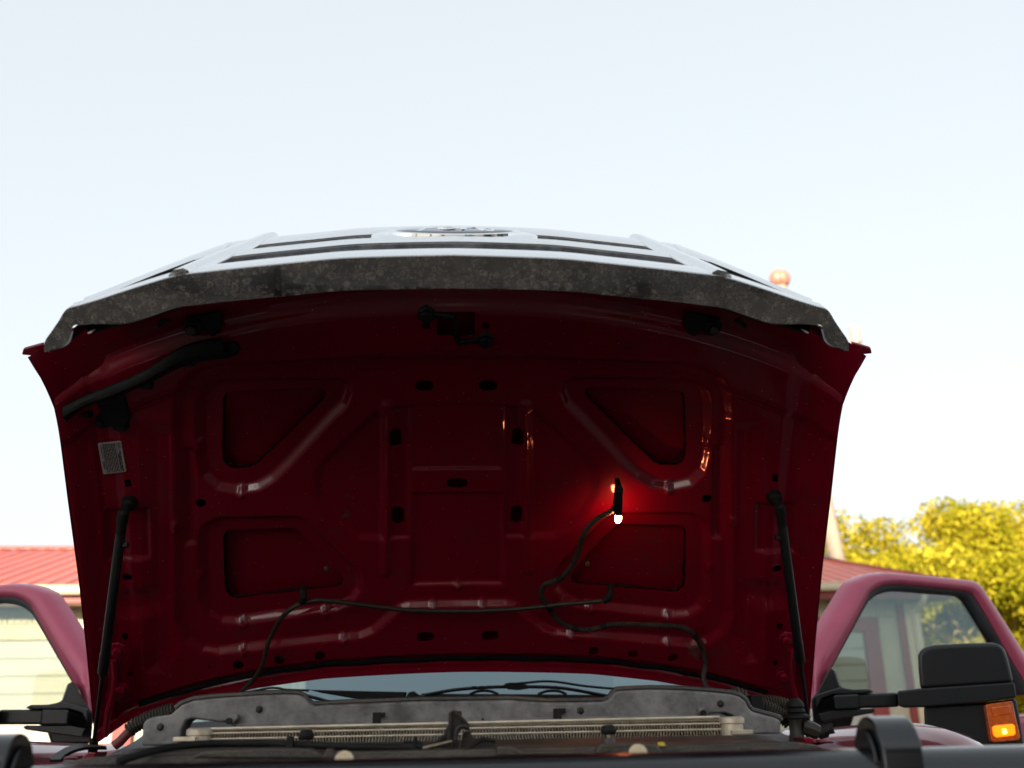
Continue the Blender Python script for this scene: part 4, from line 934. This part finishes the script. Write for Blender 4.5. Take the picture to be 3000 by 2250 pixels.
def LT(pts): return [(1200+x/5.53, 1960+y/5.53) for x, y in pts]
lat = MB().prism([on_y(*p, 1.30) for p in LT([(650, 690), (690, 672), (845, 680), (850, 765), (830, 770), (815, 720), (760, 715), (975, 915), (965, 990), (880, 962), (800, 962), (765, 1010), (742, 1100), (742, 1360), (620, 1360), (620, 1150), (635, 950)])], (0, .008, 0)).build('hood_latch', 'latch', truck, bevel=.0012, label='greasy black steel hood latch standing above the shield')
MB().tube([on_y(*p, 1.292) for p in LT([(655, 1340), (645, 1000), (660, 710), (700, 685), (780, 740), (880, 840), (965, 930)])], .0022, 6).build('folded_edge', 'latch', lat, smooth=True)
MB().tube(spline([on_y(*p, 1.290) for p in LT([(960, 960), (880, 930), (800, 950), (765, 1010), (750, 1100), (750, 1330)])], 5), .0032, 8).build('safety_hook', 'latch', lat, smooth=True)
MB().prism([on_y(*p, 1.285) for p in LT([(625, 1170), (690, 1150), (735, 1180), (735, 1350), (620, 1350)])], (0, .012, 0)).build('spring_block', 'black', lat, bevel=.0015)
MB().prism([on_y(*p, 1.318) for p in LT([(610, 930), (585, 960), (590, 1010), (545, 1070), (430, 1180), (320, 1290), (255, 1420), (640, 1420), (640, 1000)])], (0, .006, 0)).build('latch_plate', 'latch', lat, bevel=.001)
MB().prism([on_y(*p, 1.312) for p in LT([(862, 1020), (990, 1008), (1000, 1055), (1045, 1105), (1140, 1140), (1140, 1230), (900, 1420), (830, 1420), (842, 1110)])], (0, .010, 0)).build('latch_plate', 'latch', lat, bevel=.001)
MB().prism([on_y(*p, 1.275) for p in LT([(890, 1300), (1180, 1118), (1392, 1150), (1400, 1420), (1255, 1420), (1248, 1320), (1210, 1298), (1130, 1318), (1030, 1375), (1015, 1420), (890, 1420)])], (0, .030, 0)).build('latch_body', 'latch', lat, bevel=.002)
MB().tube([on_y(*p, 1.27) for p in LT([(885, 1310), (1180, 1125), (1392, 1155)])], .0022, 6).build('folded_edge', 'latch', lat, smooth=True)
MB().tube([on_y(*p, 1.30) for p in LT([(560, 1080), (450, 1190), (330, 1300), (260, 1420)])], .0028, 6).build('folded_edge', 'latch', lat, smooth=True)
MB().tube([on_y(*p, 1.28) for p in LT([(200, 1278), (440, 1225), (690, 1165)])], .0014, 6).build('pull_wire', 'bolt', lat, smooth=True)
for p in LT([(492, 1372), (1080, 1372)]):
    MB().lathe(on_y(*p, 1.30 if p[0] < 1350 else 1.272), (0, -1, 0), [(0, .0062), (.004, .0062), (.006, .004)], 6).build('latch_bolt', 'bolt', lat)
cb = spline([on_y(x, y, yy) for x, y, yy in ((345, 2232, 1.20), (420, 2208, 1.22), (500, 2190, 1.26), (600, 2180, 1.30), (760, 2178, 1.31), (850, 2181, 1.31), (1000, 2187, 1.30), (1120, 2190, 1.29), (1190, 2190, 1.285))], 6)
cab_ = MB().tube(cb, .0044, 10).build('release_cable', 'rubber', truck, smooth=True, label='black hood release cable running along the shield to the latch')
MB().tube([on_y(1182, 2190, 1.283), on_y(1212, 2190, 1.283)], .0075, 10).build('cable_end', 'black', cab_, smooth=True)
MB().box(on_y(1216, 2192, 1.283), (.004, .02, .026)).build('cable_bracket', 'black', cab_, bevel=.001)
MB().tube([on_y(1220, 2190, 1.283), on_y(1238, 2192, 1.283)], [.0085, .005], 10).build('cable_boot', 'black', cab_, smooth=True)
MB().box(on_y(850, 2178, 1.308), (.008, .014, .016)).build('cable_clip', 'black', cab_, bevel=.001)

# ------------------------------------------------------------------ hoses and fittings at the two sides of the support
def ribbed(pts, y, r, name, label, parent=None, amp=.22, per=.006):
    pa = resample(spline([on_y(a, b, y if np.ndim(y) == 0 else y[i]) for i, (a, b) in enumerate(pts)], 10), 400)
    L_ = np.sum(np.linalg.norm(np.diff(pa, axis=0), axis=1)); n = max(24, int(L_/per)*4); pa = resample(pa, n)
    return MB().tube(pa, [r*(1+amp*(1 if (i//2) % 2 else -1)*.5) for i in range(n)], 10).build(name, 'loom', truck, smooth=True, angle=25, label=label)
lh = ribbed(crop([(372, 712), (420, 670), (480, 640), (560, 600), (640, 570), (760, 530)], 250, 1900, 2.949), 1.62, .0105, 'corrugated_hose', 'corrugated black hose left of the radiator support', per=.0042)
MB().tube([on_y(335, 2185, 1.62), on_y(352, 2172, 1.62), on_y(372, 2150, 1.62), on_y(384, 2142, 1.62)], .0075, 12).build('red_cable', 'red_hose', lh, smooth=True)
rh = ribbed(crop([(1610, 400), (1650, 396), (1700, 420), (1740, 470), (1830, 490), (1930, 520), (2030, 580), (2100, 640)], 1600, 1900, 2.949), 1.62, .0105, 'corrugated_hose', 'corrugated black hose right of the radiator support, lower one', per=.0042)
ribbed(crop([(1780, 480), (1850, 470), (1960, 468), (2060, 490), (2130, 540), (2160, 600)], 1600, 1900, 2.949), 1.66, .0105, 'corrugated_hose', 'corrugated black hose right of the radiator support, upper one', per=.0042)
MB().box(on_y(2212, 2062, 1.60), (.018, .03, .026)).build('hose_clip', 'black', rh, bevel=.002)
vc = on_y(2328, 2046, 1.60)
valve = MB().lathe(vc, (0, 0, -1), [(0, .006), (.003, .0095), (.008, .0125), (.012, .0135), (.0145, .011), (.017, .0135), (.020, .0145), (.022, .0125), (.024, .017), (.026, .021), (.029, .0215), (.030, .017)], 20).build('filler_valve', 'rubber', truck, smooth=True, angle=50, label='dusty rubber-capped fitting beside the right strut foot')
MB().lathe(vc+np.array([-.003, 0, -.030]), (0, 0, -1), [(0, .0105), (.003, .0100), (.022, .0100), (.026, .012), (.05, .012)], 14).build('valve_body', 'loom', valve, smooth=True)
MB().tube([on_y(2350, 2128, 1.60), on_y(2375, 2136, 1.60), on_y(2398, 2146, 1.60)], [.011, .0125, .011], 8).build('connector', 'loom', valve, smooth=True)
MB().tube([on_y(2398, 2152, 1.60), on_y(2418, 2142, 1.60), on_y(2432, 2134, 1.60), on_y(2436, 2150, 1.6)], [.008, .010, .009, .006], 8).build('connector_cap', 'rubber', valve, smooth=True)
# arched liner edge over the left apron, painted aprons either side
def L6(pts): return [(x/5.53, 1950+y/5.53) for x, y in pts]
ou = L6([(800, 1520), (900, 1420), (1050, 1330), (1180, 1285), (1300, 1265), (1450, 1275), (1720, 1300)]); inn = L6([(980, 1520), (1050, 1440), (1150, 1385), (1260, 1345), (1380, 1320), (1500, 1318), (1720, 1320)])
for sg in (-1, 1):
    fx = (lambda p: p) if sg < 0 else (lambda p: np.array([-p[0], p[1], p[2]]))
    if sg < 0: MB().sheet([[fx(on_y(*p, 1.55)) for p in ou], [fx(on_y(*p, 1.52)) for p in inn]], (0, .004, -.004)).build('apron_liner', 'black', truck, smooth=True)
    MB().prism([fx(on_y(*p, 1.50)) for p in L6([(1000, 1525), (1040, 1480), (1250, 1475), (1300, 1520), (1380, 1430), (1440, 1408), (1560, 1408), (1500, 1530)])], (0, .05, 0)).build('inner_apron', 'paint', truck, bevel=.003)

# ------------------------------------------------------------------ fenders
FR = [(1.22, 1.06), (1.30, 1.17), (1.42, 1.28), (1.54, 1.365), (1.64, 1.413), (1.704, 1.437), (1.784, 1.465), (1.90, 1.480), (2.036, 1.4835), (2.197, 1.479), (2.479, 1.470), (2.70, 1.468)]
fr = resample(spline([(y, z, 0) for y, z in FR], 5), 44)
for sg in (-1, 1):
    rows = []
    for y, z, _ in fr:
        k = min(1, max(0, (y-1.2)/.5)); ox = .02*(1-k)
        rows.append([(sg*(.79), y, z-.34), (sg*(.795), y, z-.10), (sg*.815, y, z-.035), (sg*.838, y, z-.008), (sg*.86, y, z), (sg*(.885), y, z-.006), (sg*(.925-ox), y, z-.035), (sg*(.965-ox), y, z-.10), (sg*(.99-ox), y, z-.22), (sg*(1.0-ox), y, max(.9, z-.5)), (sg*(.995-ox), y, .86)])
    fe = MB().sheet(rows, (-sg*.002, 0, -.003)).build('fender', 'paint_fender', truck, smooth=True, angle=60, label='red front fender on the %s side' % ('left' if sg < 0 else 'right'))
    seam = [(sg*(.79-.003), 1.76+.004*k, 1.46-.02*k) for k in range(6)]
    MB().tube([(sg*.793, 1.755, 1.30), (sg*.792, 1.76, 1.36), (sg*.80, 1.79, 1.395), (sg*.812, 1.83, 1.41)], .002, 6).build('seam_bead', 'seal', fe)
    # headlight, wheel, tyre
    hl = MB().prism([(sg*.63, 1.26, 1.30), (sg*.80, 1.29, 1.28), (sg*.93, 1.36, 1.22), (sg*.95, 1.37, .98), (sg*.80, 1.28, .97), (sg*.64, 1.25, .98)], (0, .14, 0)).build('headlight', 'lens', truck, bevel=.015)
    ty = MB().lathe((sg*.74, 2.05, .42), (sg, 0, 0), [(0, .24), (.0, .36), (.02, .40), (.06, .42), (.20, .42), (.24, .40), (.26, .36), (.26, .24), (.13, .23)], 40).build('wheel', 'tyre', truck, smooth=True)
    MB().lathe((sg*.84, 2.05, .42), (sg, 0, 0), [(0, .235), (.14, .235), (.15, .22), (.11, .18), (.12, .06), (.15, .05), (.15, .02)], 28).build('rim', 'rim', ty, smooth=True)
rows = [[(x, 1.12+.10*(abs(x)/.95)**3+dy, z) for dy, z in ((.08, .95), (.01, .94), (-.01, .90), (-.01, .72), (.03, .64), (.1, .62))] for x in np.linspace(-.98, .98, 26)]
MB().sheet(rows, (0, .004, 0)).build('bumper', 'chrome', truck, smooth=True, angle=40)
MB().box((0, 1.55, .82), (1.3, .2, .3)).build('lower_crossmember', 'black', truck, bevel=.01)

# ------------------------------------------------------------------ cowl, windshield, wipers, cab
rows = [[(x, y+.12*(abs(x)/.8)**2*((y-2.4)/.3), z-.03*(abs(x)/.8)**2) for y, z in ((2.40, 1.30), (2.41, 1.44), (2.46, 1.475), (2.58, 1.50), (2.70, 1.535))] for x in np.linspace(-.80, .80, 24)]
cowl = MB().sheet(rows, (0, .01, -.008)).build('cowl', 'black', truck, smooth=True, angle=40)
for k in range(14):
    x = -.62+.095*k; MB().box((x, 2.545+.05*(abs(x)/.8)**2, 1.496-.03*(abs(x)/.8)**2), (.05, .09, .008)).build('cowl_louvre', 'rubber', cowl, bevel=.002)
MB().box((0, 2.05, 1.06), (1.0, .85, .5)).build('engine_cover', 'dark', truck, bevel=.08)
rows = []
for t in np.linspace(0, 1, 10):
    rows.append([(x*(1-.12*t), 2.70+.16*(abs(x)/.8)**2+.74*t, 1.535-.03*(abs(x)/.8)**2*(1-t)+.50*t-.03*t*t) for x in np.linspace(-.80, .80, 24)])
ws = MB().grid(rows).build('windshield', 'wind', truck, smooth=True)
roofP = [[(x, y, z-.05*(abs(x)/.72)**3) for y, z in ((3.42, 2.00), (3.6, 2.045), (4.2, 2.075), (4.9, 2.06), (5.1, 2.0))] for x in np.linspace(-.74, .74, 16)]
MB().sheet(roofP, (0, 0, -.03)).build('cab_roof', 'paint_out', truck, smooth=True, angle=50)
for sg in (-1, 1):
    MB().tube([(sg*.81, 2.85, 1.50), (sg*.77, 3.15, 1.75), (sg*.715, 3.50, 1.985)], .032, 8).build('windshield_pillar', 'paint_out', truck, smooth=True)
    MB().prism([(sg*.92, 4.05, .6), (sg*.90, 4.05, 1.5), (sg*.75, 4.1, 2.02), (sg*.75, 4.25, 2.02), (sg*.90, 4.2, 1.5), (sg*.92, 4.2, .6)], (-sg*.05, 0, 0)).build('door_pillar', 'paint_out', truck, bevel=.01)
    MB().box((sg*.90, 3.9, .62), (.10, 2.6, .16)).build('sill', 'paint_out', truck, bevel=.02)
    MB().box((sg*.93, 4.65, 1.05), (.05, .95, .85)).build('rear_door', 'paint_out', truck, bevel=.02)
    MB().box((sg*.93, 6.1, 1.05), (.06, 1.9, .6)).build('bed_side', 'paint_out', truck, bevel=.02)
    ty = MB().lathe((sg*.74, 5.9, .42), (sg, 0, 0), [(0, .24), (.0, .36), (.02, .40), (.06, .42), (.20, .42), (.24, .40), (.26, .36), (.26, .24), (.13, .23)], 32).build('wheel', 'tyre', truck, smooth=True)
MB().box((0, 2.95, 1.22), (1.5, .45, .42)).build('dashboard', 'interior', truck, bevel=.06)
MB().box((0, 5.1, 1.3), (1.5, .05, .9)).build('cab_back', 'interior', truck)
MB().box((0, 4.0, .58), (1.7, 2.3, .05)).build('cab_floor', 'interior', truck)
for sx in (-.4, .4):
    MB().box((sx, 4.15, 1.25), (.48, .14, .7)).build('front_seat', 'interior', truck, bevel=.06)
# wipers lying at the base of the glass
WYY = 2.56
def wy(pts, dy=0): return [on_y(x, y, WYY+dy) for x, y in pts]
w = MB().tube(spline(wy([(1246, 2036), (1300, 2026), (1351, 2019), (1408, 2015), (1476, 2012), (1544, 2012), (1620, 2014), (1681, 2021), (1783, 2040)]), 4), .0042, 8).build('wiper', 'black', truck, smooth=True, label='right windshield wiper resting on the glass')
MB().tube(spline(wy([(1500, 2004), (1545, 2000), (1590, 1996), (1634, 1998), (1680, 2005), (1732, 2012), (1851, 2022)], -.01), 4), [.0030]*25, 8).build('arm', 'black', w, smooth=True)
MB().tube(spline(wy([(1235, 2039), (1300, 2040), (1480, 2041), (1650, 2042), (1790, 2044)], .004), 4), .0062, 8).build('rubber_blade', 'rubber', w, smooth=True)
for px in (1388, 1410, 1432, 1454, 1560, 1582, 1604, 1626): MB().box(on_y(px, 2012+abs(px-1510)*.02, WYY-.006), (.0125, .010, .007)).build('clip_block', 'black', w, bevel=.001)
MB().prism(wy([(1472, 2010), (1482, 2001), (1500, 1999), (1545, 2006), (1556, 2016), (1520, 2022), (1490, 2020)], -.012), (0, .012, 0)).build('adapter', 'black', w, bevel=.002)
for px in (1418, 1618):
    MB().tube(spline(wy([(px-42, 2034), (px-20, 2026), (px, 2024), (px+22, 2026), (px+42, 2034)], 0), 4), .0032, 6).build('yoke', 'black', w, smooth=True)
w = MB().tube(spline(wy([(487, 2072), (555, 2050), (606, 2040), (680, 2032), (759, 2027), (830, 2029), (881, 2036), (925, 2045), (969, 2058)], .05), 4), .0042, 8).build('wiper', 'black', truck, smooth=True, label='left windshield wiper behind the radiator support')
for px in (610, 632, 654, 676, 780, 802, 824, 846): MB().box(on_y(px, 2036-.00035*(px-480)*(960-px)+38-6, WYY+.045) if False else on_y(px, 2029+((px-740)/110.)**2*4.5, WYY+.045), (.0125, .010, .007)).build('clip_block', 'black', w, bevel=.001)
MB().prism(wy([(690, 2034), (715, 2026), (760, 2022), (765, 2034), (720, 2036)], .04), (0, .012, 0)).build('adapter', 'black', w, bevel=.002)
MB().tube(spline(wy([(720, 2030), (780, 2017), (812, 2016), (840, 2021), (905, 2023)], .02), 4), .0030, 8).build('arm', 'black', w, smooth=True)
MB().prism(wy([(900, 2020), (1012, 2023), (1100, 2025), (1192, 2027), (1188, 2042), (1186, 2056), (1086, 2056), (1010, 2042), (940, 2030)], 0), (0, .02, 0)).build('arm_cover', 'black', w, bevel=.003)
MB().prism(wy([(1186, 2048), (1197, 2028), (1212, 2024), (1226, 2034), (1250, 2040), (1270, 2046), (1300, 2053), (1180, 2058)], -.01), (0, .035, 0)).build('pivot_cover', 'black', w, bevel=.003)

# ------------------------------------------------------------------ open doors with tow mirrors (traced on the right, mirrored to the left)
DA = R_(66); D0 = np.array([.965, 2.74, 0]); DX = np.array([math.sin(DA), math.cos(DA), 0]); DN = np.array([math.cos(DA), -math.sin(DA), 0])   # DN: outward face, towards the camera
def C7(pts): return [(2200+x/2.074, 1450+y/2.074) for x, y in pts]
def DP(px, py, off=0.0): return on_plane(px, py, D0+DN*off, DN)
fo_ = C7([(345, 1300), (362, 1190), (380, 970), (510, 755), (640, 540), (665, 515), (700, 492), (740, 475), (790, 466), (860, 463), (1100, 482), (1340, 508), (1375, 514), (1400, 528), (1430, 562), (1545, 735), (1659, 915), (1760, 1085), (1830, 1200)])
fi_ = C7([(420, 1300), (440, 1140), (480, 1060), (590, 850), (690, 660), (715, 615), (750, 580), (795, 558), (850, 548), (930, 548), (1120, 566), (1290, 584), (1320, 590), (1345, 605), (1375, 640), (1470, 800), (1570, 975), (1690, 1180), (1710, 1215)])
gi_ = C7([(450, 1300), (470, 1140), (512, 1058), (620, 860), (722, 675), (750, 640), (785, 612), (825, 594), (870, 584), (930, 580), (1110, 594), (1270, 606), (1300, 612), (1325, 626), (1350, 655), (1440, 795), (1530, 930), (1650, 1165), (1680, 1215)])
def dense(p, n=110): return resample(spline([(x, y, 0) for x, y in p], 5), n)[:, :2]
fo_, fi_, gi_ = dense(fo_), dense(fi_), dense(gi_)
for sg in (1, -1):
    mx_ = (lambda p: p) if sg > 0 else (lambda p: np.array([-p[0], p[1], p[2]]))
    nrm = mx_(DN)
    side = 'right' if sg > 0 else 'left'
    zlow = .62
    # lower door body
    p0 = D0+DX*.0; L_ = 1.02
    pts = []
    for s_, z_ in ((0.0, 1.44), (L_, 1.50), (L_+.02, 1.2), (L_, .80), (L_-.08, zlow), (.04, zlow), (0, .72)):
        pts.append(mx_(np.array([*(D0+DX*s_)[:2], z_])))
    door = MB().prism(pts, -nrm*.11).build('door', 'paint_out', truck, bevel=.02, seg=3, label='open red door on the %s side of the truck' % side)
    # window frame: a rounded section between the two outlines
    rows = []
    for t, d in ((0, -.03), (.12, -.006), (.30, .004), (.55, .008), (.80, .006), (1.0, .000), (1.0, -.02)):
        row = []
        for a, b in zip(fo_, fi_):
            p = a+(b-a)*t; row.append(mx_(DP(p[0], p[1])+DN*d))
        rows.append(row)
    MB().sheet(rows, -nrm*.035).build('window_frame', 'paint_out', door, smooth=True, angle=60)
    rows = []
    for t, d in ((-.05, -.004), (.35, -.004), (.85, -.012), (1.0, -.022)):
        rows.append([mx_(DP(*(a+(b-a)*t))+DN*d) for a, b in zip(fi_, gi_)])
    MB().sheet(rows, -nrm*.015).build('window_seal', 'seal_skylit', door, smooth=True, angle=60)
    MB().prism([mx_(DP(x, y)-DN*.026) for x, y in gi_[::2]]+[], -nrm*.004).build('window_glass', 'doorglass', door)
    # mirror: sail base, clamp, arm, head, turn signal
    yM = 2.60
    def MP(pts, y): return [mx_(on_y(*p, y)) for p in C7(pts)]
    MD = mx_(np.array([.45, 1.0, 0.0]))
    mirr = MB().prism(MP([(365, 1240), (400, 1200), (480, 1050), (505, 1062), (538, 1162), (600, 1183), (640, 1210), (620, 1345), (600, 1410), (380, 1420)], 2.70), MD*.05).build('tow_mirror', 'black_tex', truck, bevel=.012, seg=3, label='black tow mirror on the %s door' % side)
    MB().prism(MP([(395, 1215), (470, 1190), (540, 1170), (620, 1182), (715, 1180), (738, 1190), (700, 1208), (500, 1214), (430, 1240), (400, 1300)], 2.58), MD*.10).build('upper_clamp', 'black_tex', mirr, bevel=.006)
    MB().prism(MP([(410, 1330), (500, 1308), (745, 1298), (752, 1310), (730, 1325), (620, 1346), (430, 1380)], 2.58), MD*.10).build('lower_clamp', 'black_tex', mirr, bevel=.006)
    MB().prism(MP([(498, 1216), (655, 1208), (662, 1302), (510, 1308)], 2.57), MD*.08).build('pivot_block', 'black_tex', mirr, bevel=.006)
    MB().prism(MP([(640, 1210), (890, 1201), (900, 1288), (650, 1297)], 2.585), MD*.035).build('arm', 'black_tex', mirr, bevel=.006)
    MB().prism(MP([(888, 1192), (1020, 1176), (1300, 1158), (1600, 1138), (1612, 1200), (1610, 1232), (1420, 1262), (1050, 1290), (930, 1293), (895, 1282)], 2.555), MD*.10).build('arm_sleeve', 'black_tex', mirr, bevel=.005, seg=3)
    MB().prism(MP([(1015, 975), (1028, 945), (1055, 925), (1110, 910), (1300, 900), (1470, 896), (1515, 906), (1545, 940), (1565, 1000), (1600, 1146), (1300, 1168), (1030, 1184), (1018, 1060)], 2.56), MD*.17).build('mirror_head', 'black_tex', mirr, bevel=.012, seg=4)
    MB().prism(MP([(1050, 1280), (1420, 1262), (1612, 1236), (1640, 1380), (1665, 1545), (1640, 1575), (1500, 1590), (1430, 1588), (1390, 1600), (1100, 1600), (1060, 1500)], 2.575), MD*.15).build('lower_head', 'black_tex', mirr, bevel=.008, seg=3)
    sgn = MB().prism(MP([(1426, 1272), (1580, 1250), (1592, 1256), (1640, 1475), (1630, 1490), (1475, 1506), (1464, 1496)], 2.562), (0, .03, 0)).build('turn_signal', 'amber', mirr, bevel=.004, seg=3, label='amber turn signal lens on the mirror head')
    MB().prism(MP([(1470, 1410), (1490, 1402), (1590, 1392), (1605, 1400), (1612, 1450), (1600, 1462), (1495, 1474), (1478, 1460)], 2.558), (0, .008, 0)).build('lit_lens', 'amber_lit', sgn, bevel=.003)
    MB().box(mx_(on_y(*C7([(1542, 1437)])[0], 2.556)), (.010, .004, .012)).build('signal_filament', 'lamp_hot', sgn, bevel=.002)
    MB().prism(MP([(1462, 1290), (1578, 1276), (1588, 1330), (1475, 1350)], 2.559), (0, .006, 0)).build('upper_lens', 'amber', sgn, bevel=.003)

# ------------------------------------------------------------------ unseen trees behind the camera, added to block sun and low sky
hd = np.array([SUN.x, SUN.y]); hd /= np.linalg.norm(hd); pd = np.array([-hd[1], hd[0]])
SHADE = [(30, 0.0, 22.0, 5.0, .40, 135, 'unseen tall green tree behind the camera, shading the truck from the sun'), (27, 7.5, 14.0, 3.8, .40, 70, 'unseen green tree behind the camera, left of the tall one'),
         (17, -9.0, 9.5, 4.2, .06, 80, 'unseen leafy green tree added behind the camera to block low sky, first to its right'), (15, -16.0, 9.0, 4.0, .06, 80, 'unseen leafy green tree added behind the camera to block low sky, second to its right'),
         (8, -19.0, 8.5, 4.0, .06, 70, 'unseen leafy green tree added to block low sky, farthest right behind the camera'),
         (41, 0.4, 26.0, 5.0, .45, 75, 'unseen second tall green tree added to block more sun, farther along the same line'),
         (24, -4.5, 9.0, 3.6, .05, 80, 'unseen leafy green tree added behind the camera to block low sky, just right of the tall one')]
for i, (dist, lat_, H_, cr_, zm, nc, lb) in enumerate(SHADE):
    b_ = np.array([0.2, 1.8])+hd*dist-pd*lat_
    make_tree('unseen_shade_tree', (b_[0], b_[1], 0), H_, cr_, 'leafg', lb, 'unseen shade trees behind the camera', nc, 110, .55 if H_ > 20 else .34, 21+i, zm, .3)
